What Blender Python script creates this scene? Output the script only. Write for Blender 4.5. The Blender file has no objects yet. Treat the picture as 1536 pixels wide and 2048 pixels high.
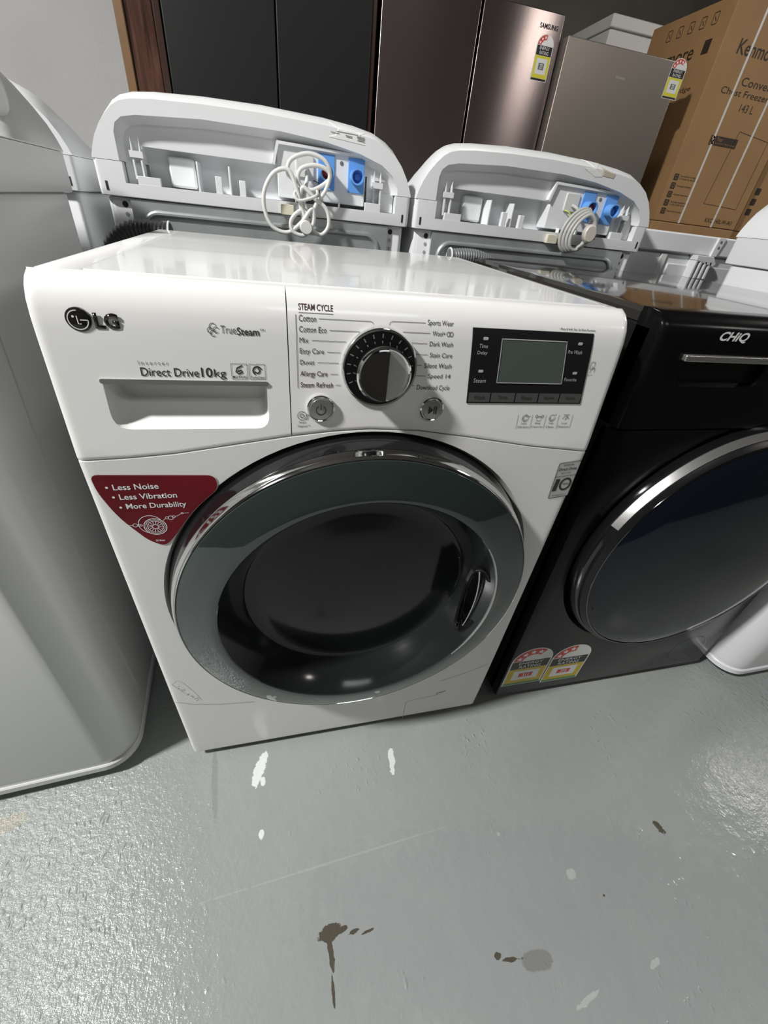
import bpy, bmesh, math, random
from math import sin, cos, pi, radians, sqrt
from mathutils import Vector, Matrix
random.seed(7)
S = bpy.context.scene
COL = S.collection

# ------------------------------------------------------------------ camera, world, lights, exposure
cam = bpy.data.cameras.new('camera')
cam.sensor_fit = 'HORIZONTAL'; cam.sensor_width = 36.0
cam.lens = 830.51 * 36.0 / 1536.0
cam.clip_start = 0.01; cam.clip_end = 60
cam_ob = bpy.data.objects.new('camera', cam); COL.objects.link(cam_ob)
cam_ob.location = (-0.098, -0.4366, 0.9154)
cam_ob.rotation_euler = (0.9432, -0.0943, -0.2204)
S.camera = cam_ob

S.view_settings.view_transform = 'Standard'
S.view_settings.look = 'None'
S.view_settings.exposure = 0.0
S.view_settings.gamma = 1.0
S.view_settings.use_curve_mapping = False

world = bpy.data.worlds.new('world'); S.world = world
world.use_nodes = True
bg = world.node_tree.nodes['Background']
bg.inputs[0].default_value = (0.80, 0.83, 0.85, 1); bg.inputs[1].default_value = 0.045


def area(name, loc, target, size, power, color=(1, 0.97, 0.93), size_y=None):
    l = bpy.data.lights.new(name, 'AREA'); l.energy = power; l.color = color
    l.shape = 'RECTANGLE'; l.size = size; l.size_y = size_y or size
    o = bpy.data.objects.new(name, l); COL.objects.link(o)
    o.location = loc
    o.rotation_euler = (Vector(target) - Vector(loc)).to_track_quat('-Z', 'Y').to_euler()
    return o


area('ceiling_or_fill_light', (-2.30, -0.66, 3.0), (-0.9, -0.4, 0.3), 0.24, 180, (1, 0.985, 0.96))
area('ceiling_or_fill_light', (4.5, 0.65, 3.05), (3.2, 0.7, 0), 0.6, 38, (1, 0.96, 0.90))
area('ceiling_or_fill_light', (0.5, -2.6, 3.2), (0.3, -1.2, 0), 1.3, 11, (0.96, 0.98, 1), 0.5)  # added fill lamp behind the camera, not a known fixture
area('ceiling_or_fill_light', (0.9, 1.3, 3.1), (0.8, 1.2, 0), 0.4, 8, (1, 0.96, 0.92))  # added lamp to lift the rear consoles and fridges
area('ceiling_or_fill_light', (3.0, -1.9, 2.75), (1.2, 2.1, 1.3), 0.25, 6.5, (1, 0.95, 0.90))  # added lamp, placed to draw a streak on the stainless doors


# ------------------------------------------------------------------ materials
def new_mat(name):
    m = bpy.data.materials.new(name); m.use_nodes = True
    nt = m.node_tree
    return m, nt, nt.nodes['Principled BSDF']


def mat(name, col, rough=0.5, metal=0.0, bump=0.0, bscale=60.0, coat=0.0, var=0.0, vscale=6.0, spec=None, ior=None):
    m, nt, b = new_mat(name)
    b.inputs['Base Color'].default_value = (*col, 1)
    b.inputs['Roughness'].default_value = rough
    b.inputs['Metallic'].default_value = metal
    b.inputs['Coat Weight'].default_value = coat
    if ior: b.inputs['IOR'].default_value = ior
    if spec is not None:
        b.inputs['Specular IOR Level'].default_value = spec
    tc = nt.nodes.new('ShaderNodeTexCoord')
    if var:
        n = nt.nodes.new('ShaderNodeTexNoise'); n.inputs['Scale'].default_value = vscale; n.inputs['Detail'].default_value = 4
        nt.links.new(tc.outputs['Object'], n.inputs['Vector'])
        r = nt.nodes.new('ShaderNodeMapRange')
        r.inputs['From Min'].default_value = 0.3; r.inputs['From Max'].default_value = 0.7
        r.inputs['To Min'].default_value = 1 - var; r.inputs['To Max'].default_value = 1 + var
        nt.links.new(n.outputs['Fac'], r.inputs['Value'])
        mx = nt.nodes.new('ShaderNodeMix'); mx.data_type = 'RGBA'; mx.blend_type = 'MULTIPLY'
        mx.inputs['Factor'].default_value = 1
        mx.inputs['A'].default_value = (*col, 1)
        nt.links.new(r.outputs['Result'], mx.inputs['B'])
        nt.links.new(mx.outputs['Result'], b.inputs['Base Color'])
    if bump:
        n = nt.nodes.new('ShaderNodeTexNoise'); n.inputs['Scale'].default_value = bscale; n.inputs['Detail'].default_value = 3
        nt.links.new(tc.outputs['Object'], n.inputs['Vector'])
        bp = nt.nodes.new('ShaderNodeBump'); bp.inputs['Strength'].default_value = bump; bp.inputs['Distance'].default_value = 0.002
        nt.links.new(n.outputs['Fac'], bp.inputs['Height'])
        nt.links.new(bp.outputs['Normal'], b.inputs['Normal'])
    return m


def brushed(name, col, rough=0.3, axis='z', rot=0.25):
    m, nt, b = new_mat(name)
    b.inputs['Metallic'].default_value = 0.9; b.inputs['Roughness'].default_value = rough
    b.inputs['Anisotropic'].default_value = 0.93; b.inputs['Anisotropic Rotation'].default_value = rot
    tg = nt.nodes.new('ShaderNodeCombineXYZ'); tg.inputs[0].default_value = 1.0
    nt.links.new(tg.outputs[0], b.inputs['Tangent'])
    tc = nt.nodes.new('ShaderNodeTexCoord'); mp = nt.nodes.new('ShaderNodeMapping')
    mp.inputs['Scale'].default_value = (260, 40, 2.0) if axis == 'z' else (2, 40, 260)
    n = nt.nodes.new('ShaderNodeTexNoise'); n.inputs['Scale'].default_value = 1.0; n.inputs['Detail'].default_value = 3
    nt.links.new(tc.outputs['Object'], mp.inputs['Vector']); nt.links.new(mp.outputs['Vector'], n.inputs['Vector'])
    r = nt.nodes.new('ShaderNodeMapRange'); r.inputs['To Min'].default_value = 0.8; r.inputs['To Max'].default_value = 1.15
    nt.links.new(n.outputs['Fac'], r.inputs['Value'])
    mx = nt.nodes.new('ShaderNodeMix'); mx.data_type = 'RGBA'; mx.blend_type = 'MULTIPLY'; mx.inputs['Factor'].default_value = 1
    mx.inputs['A'].default_value = (*col, 1)
    nt.links.new(r.outputs['Result'], mx.inputs['B']); nt.links.new(mx.outputs['Result'], b.inputs['Base Color'])
    return m


M = {}
M['white'] = mat('white_enamel', (0.80, 0.80, 0.785), 0.22, coat=0.25)
M['white_top'] = mat('white_top_enamel', (0.82, 0.82, 0.81), 0.16, coat=0.3)
M['white_plastic'] = mat('white_plastic', (0.73, 0.745, 0.757), 0.33)
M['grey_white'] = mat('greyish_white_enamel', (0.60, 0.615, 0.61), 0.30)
M['recess_plastic'] = mat('satin_white_plastic', (0.76, 0.78, 0.795), 0.5, bump=0.12, bscale=220)
M['grey_fill'] = mat('grey_plastic', (0.42, 0.43, 0.44), 0.45)
M['dark'] = mat('dark_rubber', (0.012, 0.012, 0.013), 0.7)
M['seam'] = mat('seam_shadow_gap', (0.05, 0.05, 0.05), 0.8)
M['black_gloss'] = mat('black_gloss', (0.006, 0.006, 0.007), 0.12, coat=0.4)
M['black_panel'] = mat('black_display_plastic', (0.012, 0.012, 0.014), 0.10)
M['glass'] = mat('dark_door_glass', (0.017, 0.027, 0.025), 0.03, ior=1.95)
M['glass_in'] = mat('dark_bowl_glass', (0.012, 0.0145, 0.014), 0.13, ior=1.45)
M['glass_blue'] = mat('blue_black_door_glass', (0.003, 0.005, 0.010), 0.06, ior=1.5)
M['chrome'] = mat('chrome', (0.85, 0.85, 0.85), 0.07, metal=1.0)
M['satin_metal'] = mat('satin_metal', (0.62, 0.62, 0.61), 0.28, metal=0.9)
M['dark_chrome'] = mat('dark_chrome', (0.22, 0.22, 0.22), 0.08, metal=1.0)
M['graphite'] = mat('black_painted_steel', (0.008, 0.008, 0.0085), 0.30, spec=0.35)
M['graphite_front'] = mat('black_painted_front', (0.003, 0.003, 0.0032), 0.22, spec=0.25)
M['black_top'] = mat('black_laminate_top', (0.02, 0.018, 0.016), 0.10, coat=0.4)
M['lcd'] = mat('lcd_glass', (0.075, 0.095, 0.082), 0.08, coat=0.4)
M['ink'] = mat('dark_ink', (0.03, 0.03, 0.03), 0.5)
M['ink_line'] = mat('grey_ink_line', (0.16, 0.16, 0.15), 0.5)
M['ink_maroon'] = mat('maroon_ink', (0.05, 0.018, 0.022), 0.5)
M['ink_light'] = mat('pale_ink', (0.42, 0.43, 0.43), 0.5)
M['ink_white'] = mat('white_ink', (0.85, 0.85, 0.85), 0.45)
M['logo_black'] = mat('glossy_logo_black', (0.012, 0.010, 0.010), 0.12, coat=0.5)
M['sticker_red'] = mat('red_sticker', (0.15, 0.003, 0.010), 0.35, spec=0.25, var=0.25, vscale=9)
M['label_white'] = mat('white_label', (0.78, 0.78, 0.76), 0.35)
M['label_silver'] = mat('silver_label', (0.45, 0.45, 0.44), 0.35)
M['label_red'] = mat('red_label', (0.62, 0.05, 0.04), 0.4)
M['label_black'] = mat('black_label', (0.015, 0.015, 0.015), 0.4)
M['label_yellow'] = mat('yellow_label', (0.62, 0.45, 0.02), 0.4)
M['label_lime'] = mat('lime_yellow_label', (0.72, 0.66, 0.04), 0.4)
M['label_green'] = mat('green_label', (0.05, 0.25, 0.06), 0.4)
M['galv'] = mat('galvanised_steel', (0.42, 0.45, 0.45), 0.42, metal=0.55, var=0.12, vscale=14)
M['blue_valve'] = mat('blue_valve_plastic', (0.14, 0.36, 0.78), 0.35)
M['blue_valve_in'] = mat('deep_blue_plastic', (0.04, 0.16, 0.52), 0.4)
M['red_valve'] = mat('red_valve_plastic', (0.33, 0.02, 0.02), 0.4)
M['cord'] = mat('white_cord', (0.68, 0.68, 0.66), 0.4)
M['cord_grey'] = mat('grey_cord', (0.46, 0.46, 0.44), 0.42)
M['plug_cream'] = mat('cream_plug', (0.60, 0.57, 0.50), 0.4)
M['cream'] = mat('cream_plastic', (0.68, 0.66, 0.52), 0.4)
M['earth_wire'] = mat('yellow_green_wire', (0.60, 0.66, 0.10), 0.4)
M['hose_black'] = mat('black_hose', (0.022, 0.022, 0.022), 0.42)
M['hose_grey'] = mat('grey_hose', (0.16, 0.17, 0.175), 0.4)
M['fridge_black'] = mat('matte_black_steel', (0.012, 0.012, 0.012), 0.42, spec=0.3)
M['fridge_edge'] = mat('dark_brown_gloss', (0.05, 0.028, 0.022), 0.18, coat=0.4)
M['stainless'] = brushed('brushed_stainless', (0.28, 0.232, 0.222), 0.19)
M['stainless_warm'] = brushed('brushed_stainless_side', (0.27, 0.225, 0.205), 0.30)
M['silver_steel'] = mat('silver_fridge_door', (0.34, 0.30, 0.265), 0.36, metal=0.75, var=0.04, vscale=3)
M['card'] = mat('cardboard', (0.36, 0.205, 0.088), 0.75, var=0.07, vscale=5)
M['card_print'] = mat('cardboard_print', (0.035, 0.022, 0.014), 0.7)
M['strap'] = mat('white_strap', (0.72, 0.70, 0.66), 0.35)
M['white_side'] = mat('white_cabinet', (0.66, 0.65, 0.61), 0.4)
M['tape'] = mat('tape_residue', (0.50, 0.46, 0.36), 0.4)


def wood_gloss():
    m, nt, b = new_mat('dark_wood_gloss')
    b.inputs['Roughness'].default_value = 0.2
    tc = nt.nodes.new('ShaderNodeTexCoord'); mp = nt.nodes.new('ShaderNodeMapping')
    mp.inputs['Scale'].default_value = (14, 8, 1.6); mp.inputs['Rotation'].default_value = (0, 0.2, 0)
    n = nt.nodes.new('ShaderNodeTexNoise'); n.inputs['Scale'].default_value = 1.6; n.inputs['Detail'].default_value = 6; n.inputs['Distortion'].default_value = 1.5
    nt.links.new(tc.outputs['Object'], mp.inputs[0]); nt.links.new(mp.outputs[0], n.inputs['Vector'])
    cr = nt.nodes.new('ShaderNodeValToRGB')
    cr.color_ramp.elements[0].position = 0.35; cr.color_ramp.elements[0].color = (0.018, 0.007, 0.005, 1)
    cr.color_ramp.elements[1].position = 0.7; cr.color_ramp.elements[1].color = (0.13, 0.06, 0.042, 1)
    nt.links.new(n.outputs['Fac'], cr.inputs[0]); nt.links.new(cr.outputs[0], b.inputs['Base Color'])
    return m


M['wood'] = wood_gloss()
M['tan_edge'] = mat('tan_edging', (0.20, 0.11, 0.045), 0.35, var=0.15, vscale=12)


def floor_mat():
    m, nt, b = new_mat('painted_concrete')
    L = nt.links.new; N = nt.nodes.new
    tc = N('ShaderNodeTexCoord')

    def noise(scale, detail=3, rough=0.5, vec=None):
        n = N('ShaderNodeTexNoise'); n.inputs['Scale'].default_value = scale; n.inputs['Detail'].default_value = detail
        n.inputs['Roughness'].default_value = rough
        L(vec or tc.outputs['Object'], n.inputs['Vector']); return n

    def math_(op, a, bb=None, c=None):
        n = N('ShaderNodeMath'); n.operation = op
        for i, v in enumerate((a, bb, c)):
            if v is None: continue
            if isinstance(v, (int, float)): n.inputs[i].default_value = v
            else: L(v, n.inputs[i])
        return n.outputs[0]

    def mixc(f, A, B):
        mx = N('ShaderNodeMix'); mx.data_type = 'RGBA'
        if isinstance(f, float): mx.inputs['Factor'].default_value = f
        else: L(f, mx.inputs['Factor'])
        for k, v in (('A', A), ('B', B)):
            if isinstance(v, tuple): mx.inputs[k].default_value = (*v, 1)
            else: L(v, mx.inputs[k])
        return mx.outputs['Result']
    sep = N('ShaderNodeSeparateXYZ'); L(tc.outputs['Object'], sep.inputs[0])
    wn = noise(38, 5, 0.65)
    wn2 = noise(120, 3, 0.6)

    def blob(cx, cy, rx, ry, ang, jag=0.8):
        dx = math_('SUBTRACT', sep.outputs[0], cx); dy = math_('SUBTRACT', sep.outputs[1], cy)
        ca, sa = cos(ang), sin(ang)
        u = math_('ADD', math_('MULTIPLY', dx, ca), math_('MULTIPLY', dy, sa))
        v = math_('SUBTRACT', math_('MULTIPLY', dy, ca), math_('MULTIPLY', dx, sa))
        u = math_('DIVIDE', u, rx); v = math_('DIVIDE', v, ry)
        d = math_('SQRT', math_('ADD', math_('MULTIPLY', u, u), math_('MULTIPLY', v, v)))
        d = math_('ADD', d, math_('MULTIPLY', math_('SUBTRACT', wn.outputs['Fac'], 0.5), jag * 2.2))
        d = math_('ADD', d, math_('MULTIPLY', math_('SUBTRACT', wn2.outputs['Fac'], 0.5), jag * 1.2))
        r = N('ShaderNodeMapRange'); r.inputs['From Min'].default_value = 1.05; r.inputs['From Max'].default_value = 0.92
        L(d, r.inputs['Value']); return r.outputs[0]
    big = noise(2.2, 4, 0.6)
    rb = N('ShaderNodeMapRange'); rb.inputs['From Min'].default_value = 0.35; rb.inputs['From Max'].default_value = 0.65
    L(big.outputs['Fac'], rb.inputs['Value'])
    col = mixc(rb.outputs[0], (0.285, 0.308, 0.298), (0.318, 0.340, 0.328))
    # patch of bluer newer paint
    newp = blob(0.30, -0.36, 0.42, 0.13, -0.2, 0.5)
    col = mixc(math_('MULTIPLY', newp, 0.28), col, (0.270, 0.280, 0.300))
    scuff = noise(9, 8, 0.75)
    rs = N('ShaderNodeMapRange'); rs.inputs['From Min'].default_value = 0.60; rs.inputs['From Max'].default_value = 0.75
    L(scuff.outputs['Fac'], rs.inputs['Value'])
    col = mixc(math_('MULTIPLY', rs.outputs[0], 0.35), col, (0.36, 0.37, 0.36))

    def paint(col, f, c, k=1.0):
        return mixc(math_('MULTIPLY', f, k) if k != 1.0 else f, col, c)
    W = (0.70, 0.74, 0.72); Br = (0.085, 0.075, 0.058)
    for a in [(-0.176, -0.045, 0.010, 0.032, -0.35), (-0.168, -0.066, 0.005, 0.008, 0), (0.088, -0.075, 0.0065, 0.028, -0.15), (-0.170, -0.152, 0.004, 0.007, 0)]:
        col = paint(col, blob(*a), W)
    for a in [(0.36, -0.313, 0.008, 0.007, 0, 1.2), (0.255, -0.235, 0.003, 0.003, 0), (0.43, -0.44, 0.010, 0.004, 0.3, 1.2), (0.30, -0.45, 0.022, 0.003, 0.2, 1.0)]:
        col = paint(col, blob(*a), (0.45, 0.47, 0.46), 0.7)
    for a in [(-0.064, -0.301, 0.016, 0.009, 0.1, 1.0), (-0.067, -0.322, 0.004, 0.022, 0.05, 0.6), (-0.068, -0.365, 0.0022, 0.020, 0, 0.7), (-0.048, -0.302, 0.009, 0.004, 0.2, 0.9),
              (-0.030, -0.308, 0.012, 0.0028, 0.2, 1.2), (-0.008, -0.312, 0.012, 0.002, 0.1, 1.3), (0.185, -0.380, 0.007, 0.005, 0, 0.9), (0.205, -0.388, 0.018, 0.0025, -0.15, 1.2),
              (0.575, -0.284, 0.008, 0.010, 0, 1.4), (0.40, -0.352, 0.002, 0.002, 0, 0.5)]:
        col = paint(col, blob(*a), Br)
    col = paint(col, blob(0.245, -0.398, 0.026, 0.012, -0.1, 0.35), (0.19, 0.19, 0.18), 0.75)
    col = paint(col, blob(-0.605, -0.055, 0.05, 0.012, 0.2, 0.7), (0.36, 0.33, 0.25), 0.6)
    col = paint(col, blob(-0.257, -0.055, 0.006, 0.06, 0.1, 0.5), (0.20, 0.21, 0.20), 0.45)
    col = paint(col, blob(-0.04, -0.215, 0.20, 0.0016, 0.05, 0.9), (0.38, 0.40, 0.39), 0.6)
    L(col, b.inputs['Base Color'])
    b.inputs['Roughness'].default_value = 0.18
    b.inputs['Specular IOR Level'].default_value = 0.55
    # bumps: fine orange peel + sparse blisters + drips
    v = N('ShaderNodeTexVoronoi'); v.inputs['Scale'].default_value = 75; v.inputs['Randomness'].default_value = 1
    mpv = N('ShaderNodeMapping'); mpv.inputs['Scale'].default_value = (1.25, 0.75, 1)
    nd = noise(14, 3); 
    va = N('ShaderNodeVectorMath'); va.operation = 'MULTIPLY_ADD'
    L(nd.outputs['Color'], va.inputs[0]); va.inputs[1].default_value = (0.05, 0.05, 0); L(tc.outputs['Object'], va.inputs[2])
    L(va.outputs[0], mpv.inputs[0]); L(mpv.outputs[0], v.inputs['Vector'])
    rv = N('ShaderNodeMapRange'); rv.inputs['From Min'].default_value = 0.30; rv.inputs['From Max'].default_value = 0.02
    L(v.outputs['Distance'], rv.inputs['Value'])
    sp = noise(5.0, 3, 0.6)
    # rougher, more blistered paint near the walls of machines at the left and far right
    edge = math_('MAXIMUM', math_('SUBTRACT', 0.08, sep.outputs[0]), math_('SUBTRACT', sep.outputs[0], 0.52))
    re_ = N('ShaderNodeMapRange'); re_.inputs['From Min'].default_value = 0.25; re_.inputs['From Max'].default_value = 0.6; re_.inputs['To Min'].default_value = -0.13; re_.inputs['To Max'].default_value = 0.14
    L(edge, re_.inputs['Value'])
    spx = math_('ADD', sp.outputs['Fac'], re_.outputs[0])
    rsp = N('ShaderNodeMapRange'); rsp.inputs['From Min'].default_value = 0.40; rsp.inputs['From Max'].default_value = 0.62
    L(spx, rsp.inputs['Value'])
    blis = math_('MULTIPLY', math_('POWER', rv.outputs[0], 1.4), rsp.outputs[0])
    fine = noise(160, 3, 0.6)
    mid = noise(30, 4, 0.6)
    grit = noise(85, 4, 0.7)
    far = N('ShaderNodeMapRange'); far.inputs['From Min'].default_value = 0.22; far.inputs['From Max'].default_value = 0.85
    far.inputs['To Min'].default_value = 0.10; far.inputs['To Max'].default_value = 2.6
    L(edge, far.inputs['Value'])
    h = math_('ADD', math_('MULTIPLY', blis, 0.9), math_('ADD', math_('MULTIPLY', math_('MULTIPLY', fine.outputs['Fac'], 0.35), far.outputs[0]), math_('ADD', math_('MULTIPLY', math_('MULTIPLY', math_('POWER', grit.outputs['Fac'], 2.0), 1.1), far.outputs[0]), math_('MULTIPLY', mid.outputs['Fac'], 0.7))))
    bp = N('ShaderNodeBump'); bp.inputs['Strength'].default_value = 0.75; bp.inputs['Distance'].default_value = 0.0026
    L(h, bp.inputs['Height']); L(bp.outputs['Normal'], b.inputs['Normal'])
    return m


M['floor'] = floor_mat()
M['wall'] = mat('painted_plaster', (0.56, 0.555, 0.555), 0.75, bump=0.5, bscale=90, var=0.04, vscale=3)
M['wall_dark'] = mat('dim_block_wall', (0.085, 0.078, 0.07), 0.85, var=0.2, vscale=2)
M['ceiling'] = mat('dark_ceiling', (0.10, 0.095, 0.09), 0.9)


# ------------------------------------------------------------------ mesh helpers
class MB:
    def __init__(s):
        s.v = []; s.f = []; s.mi = []

    def add(s, vs, fs, mi=0):
        o = len(s.v); s.v += [tuple(p) for p in vs]
        for f in fs:
            s.f.append([i + o for i in f]); s.mi.append(mi)
        return s

    def box(s, x0, x1, y0, y1, z0, z1, mi=0):
        vs = [(x, y, z) for x in (x0, x1) for y in (y0, y1) for z in (z0, z1)]
        return s.add(vs, [(0, 1, 3, 2), (4, 6, 7, 5), (0, 4, 5, 1), (2, 3, 7, 6), (0, 2, 6, 4), (1, 5, 7, 3)], mi)

    def loft(s, rings, caps=True, mi=0, close=True):
        n = len(rings[0]); vs = [p for r in rings for p in r]; fs = []
        for i in range(len(rings) - 1):
            for j in range(n if close else n - 1):
                a = i * n + j; b = i * n + (j + 1) % n
                fs.append((a, b, b + n, a + n))
        if caps:
            fs.append(tuple(range(n))[::-1]); fs.append(tuple((len(rings) - 1) * n + k for k in range(n)))
        return s.add(vs, fs, mi)

    def prism(s, poly, y0, y1, mi=0):            # poly in (x, z), swept along y
        return s.loft([[(x, y0, z) for x, z in poly], [(x, y1, z) for x, z in poly]], True, mi)

    def prismz(s, poly, z0, z1, mi=0):           # poly in (x, y), swept along z
        return s.loft([[(x, y, z0) for x, y in poly], [(x, y, z1) for x, y in poly]], True, mi)

    def lathe(s, prof, c=(0, 0, 0), axis='y', n=72, mi=0, a0=0, a1=2 * pi, caps=False):   # prof: (r, t) along the axis
        full = abs(a1 - a0 - 2 * pi) < 1e-6
        m = n if full else n + 1
        rings = []
        for r, t in prof:
            ring = []
            for k in range(m):
                a = a0 + (a1 - a0) * k / n
                if axis == 'y': ring.append((c[0] + r * cos(a), c[1] + t, c[2] + r * sin(a)))
                elif axis == 'z': ring.append((c[0] + r * cos(a), c[1] + r * sin(a), c[2] + t))
                else: ring.append((c[0] + t, c[1] + r * cos(a), c[2] + r * sin(a)))
            rings.append(ring)
        return s.loft(rings, caps, mi, close=full)

    def tube(s, pts, r, n=10, mi=0, closed=False, rad=None):
        P = [Vector(p) for p in pts]; m = len(P); rings = []; up = None
        for i in range(m):
            if closed: t = P[(i + 1) % m] - P[i - 1]
            else: t = P[min(i + 1, m - 1)] - P[max(i - 1, 0)]
            t.normalize()
            if up is None:
                up = Vector((0, 0, 1)) if abs(t.z) < 0.9 else Vector((1, 0, 0))
            up = (up - t * up.dot(t)).normalized(); b = t.cross(up)
            rr = rad[i] if rad else r
            rings.append([tuple(P[i] + (up * cos(2 * pi * k / n) + b * sin(2 * pi * k / n)) * rr) for k in range(n)])
        if closed: rings.append(rings[0])
        return s.loft(rings, not closed, mi)

    def mesh(s, name, mats):
        me = bpy.data.meshes.new(name); me.from_pydata(s.v, [], s.f)
        for m in mats: me.materials.append(m)
        me.polygons.foreach_set('material_index', s.mi)
        bm = bmesh.new(); bm.from_mesh(me)
        bmesh.ops.remove_doubles(bm, verts=bm.verts, dist=1e-6)
        bmesh.ops.recalc_face_normals(bm, faces=bm.faces)
        bm.to_mesh(me); bm.free(); me.update()
        return me

    def build(s, name, mats, parent=None, bevel=0, seg=2, angle=35, flat=False):
        if not isinstance(mats, (list, tuple)): mats = [mats]
        return link(name, s.mesh(name, mats), parent, bevel, seg, angle, flat)


def link(name, me, parent=None, bevel=0, seg=2, angle=35, flat=False):
    if not flat:
        for p in me.polygons: p.use_smooth = True
        me.set_sharp_from_angle(angle=radians(angle))
    o = bpy.data.objects.new(name, me); COL.objects.link(o)
    if parent: o.parent = parent
    if bevel:
        b = o.modifiers.new('bevel', 'BEVEL'); b.width = bevel; b.segments = seg; b.limit_method = 'ANGLE'; b.angle_limit = radians(40)
        b.harden_normals = False
    return o


def carve(target, cutters):
    """subtract closed cutter meshes from a solid mesh, for good"""
    tmp = []; bpy.context.view_layer.update()
    for c in cutters:
        me = c.mesh('cutter', []); ob = bpy.data.objects.new('cutter', me); COL.objects.link(ob)
        ob.matrix_world = target.matrix_world
        m = target.modifiers.new('cut', 'BOOLEAN'); m.operation = 'DIFFERENCE'; m.solver = 'EXACT'; m.object = ob
        tmp.append((ob, me))
    bpy.context.view_layer.update()
    dg = bpy.context.evaluated_depsgraph_get()
    me = bpy.data.meshes.new_from_object(target.evaluated_get(dg))
    target.modifiers.clear(); old = target.data; target.data = me; me.name = target.name
    bpy.data.meshes.remove(old)
    for ob, m in tmp:
        bpy.data.objects.remove(ob); bpy.data.meshes.remove(m)
    for p in me.polygons: p.use_smooth = True
    me.set_sharp_from_angle(angle=radians(35))
    return target


def empty(name, loc, rz=0, label=None, cat=None, group=None):
    o = bpy.data.objects.new(name, None); COL.objects.link(o); o.location = loc; o.rotation_euler = (0, 0, rz)
    o.empty_display_size = 0.05
    if label: o['label'] = label
    if cat: o['category'] = cat
    if group: o['group'] = group
    return o


def structure(o):
    o['kind'] = 'structure'; return o


def spline(pts, n=8, closed=False):
    P = [Vector(p) for p in pts]; m = len(P); out = []
    rng = range(m) if closed else range(m - 1)
    for i in rng:
        if closed: p0, p1, p2, p3 = P[i - 1], P[i], P[(i + 1) % m], P[(i + 2) % m]
        else: p0, p1, p2, p3 = P[max(i - 1, 0)], P[i], P[i + 1], P[min(i + 2, m - 1)]
        for k in range(n):
            t = k / n
            out.append(0.5 * ((2 * p1) + (p2 - p0) * t + (2 * p0 - 5 * p1 + 4 * p2 - p3) * t * t + (3 * p1 - p0 - 3 * p2 + p3) * t ** 3))
    if not closed: out.append(P[-1])
    return out


def interp(x, tab):
    if x <= tab[0][0]: return tab[0][1]
    for (a, b), (c, d) in zip(tab, tab[1:]):
        if x <= c: return b + (d - b) * (x - a) / (c - a)
    return tab[-1][1]


def rrect(x0, x1, z0, z1, r, n=6):
    out = []
    for cx, cz, a in ((x1 - r, z1 - r, 0), (x0 + r, z1 - r, pi / 2), (x0 + r, z0 + r, pi), (x1 - r, z0 + r, 1.5 * pi)):
        for k in range(n + 1):
            t = a + pi / 2 * k / n; out.append((cx + r * cos(t), cz + r * sin(t)))
    return out


def rpoly(pts, r, n=6):
    """polygon with rounded corners; r a number or one per corner"""
    out = []; m = len(pts)
    for i in range(m):
        p = Vector(pts[i]); a = Vector(pts[i - 1]) - p; b = Vector(pts[(i + 1) % m]) - p
        rr = r[i] if isinstance(r, (list, tuple)) else r
        rr = min(rr, a.length * 0.45, b.length * 0.45)
        s_ = p + a.normalized() * rr; e = p + b.normalized() * rr
        for k in range(n + 1):
            t = k / n; q = s_ * (1 - t) ** 2 + p * 2 * t * (1 - t) + e * t * t
            out.append((q.x, q.y))
    return out


def text_mesh(body, bold=0.0):
    cu = bpy.data.curves.new('lettering', 'FONT'); cu.body = body; cu.size = 1.0; cu.resolution_u = 3; cu.offset = bold
    ob = bpy.data.objects.new('lettering', cu); COL.objects.link(ob)
    bpy.context.view_layer.update()
    dg = bpy.context.evaluated_depsgraph_get()
    me = bpy.data.meshes.new_from_object(ob.evaluated_get(dg))
    bpy.data.objects.remove(ob); bpy.data.curves.remove(cu)
    return me


def lettering(body, x0, x1, z0, z1, ysurf, m, parent, bold=0.0, off=0.0004, name='lettering', slant=0.0, dz=0.0, thick=0.0, to=None):
    """text laid on a surface y = ysurf(x, z), facing -y; its own outline fills x0..x1, z0..z1; dz: rise of the right end"""
    me = text_mesh(body, bold)
    xs = [v.co.x for v in me.vertices]; ys = [v.co.y for v in me.vertices]
    ax, bx, ay, by = min(xs), max(xs), min(ys), max(ys)
    for v in me.vertices:
        u = (v.co.x - ax) / (bx - ax); w = (v.co.y - ay) / (by - ay)
        x = x0 + (x1 - x0) * u + slant * (z1 - z0) * (w - 0.5); z = z0 + (z1 - z0) * w + dz * u
        if to: v.co = to(x, z, off)
        else: v.co = (x, ysurf(x, z) - off, z)
    if thick:
        bm = bmesh.new(); bm.from_mesh(me)
        bmesh.ops.remove_doubles(bm, verts=bm.verts, dist=1e-7)
        r = bmesh.ops.extrude_face_region(bm, geom=list(bm.faces))
        for g in r['geom']:
            if isinstance(g, bmesh.types.BMVert): g.co.y -= thick
        bmesh.ops.recalc_face_normals(bm, faces=bm.faces)
        bm.to_mesh(me); bm.free()
    me.name = name; me.materials.clear(); me.materials.append(m)
    return link(name, me, parent, flat=True)


def decal(poly, ysurf, mb, off=0.0004, mi=0, to=None):
    """flat printed shape on a surface, triangulated as a fan around its centre so that it follows the surface"""
    cx = sum(p[0] for p in poly) / len(poly); cz = sum(p[1] for p in poly) / len(poly)
    f = (lambda x, z: to(x, z, off)) if to else (lambda x, z: (x, ysurf(x, z) - off, z))
    n = len(poly); K = 6
    vs = [f(cx, cz)]; fs = []
    for k in range(1, K + 1):
        vs += [f(cx + (x - cx) * k / K, cz + (z - cz) * k / K) for x, z in poly]
    for j in range(n):
        fs.append((0, 1 + j, 1 + (j + 1) % n))
        for k in range(K - 1):
            a = 1 + k * n + j; b = 1 + k * n + (j + 1) % n
            fs.append((a, a + n, b + n, b))
    mb.add(vs, fs, mi); return mb


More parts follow.
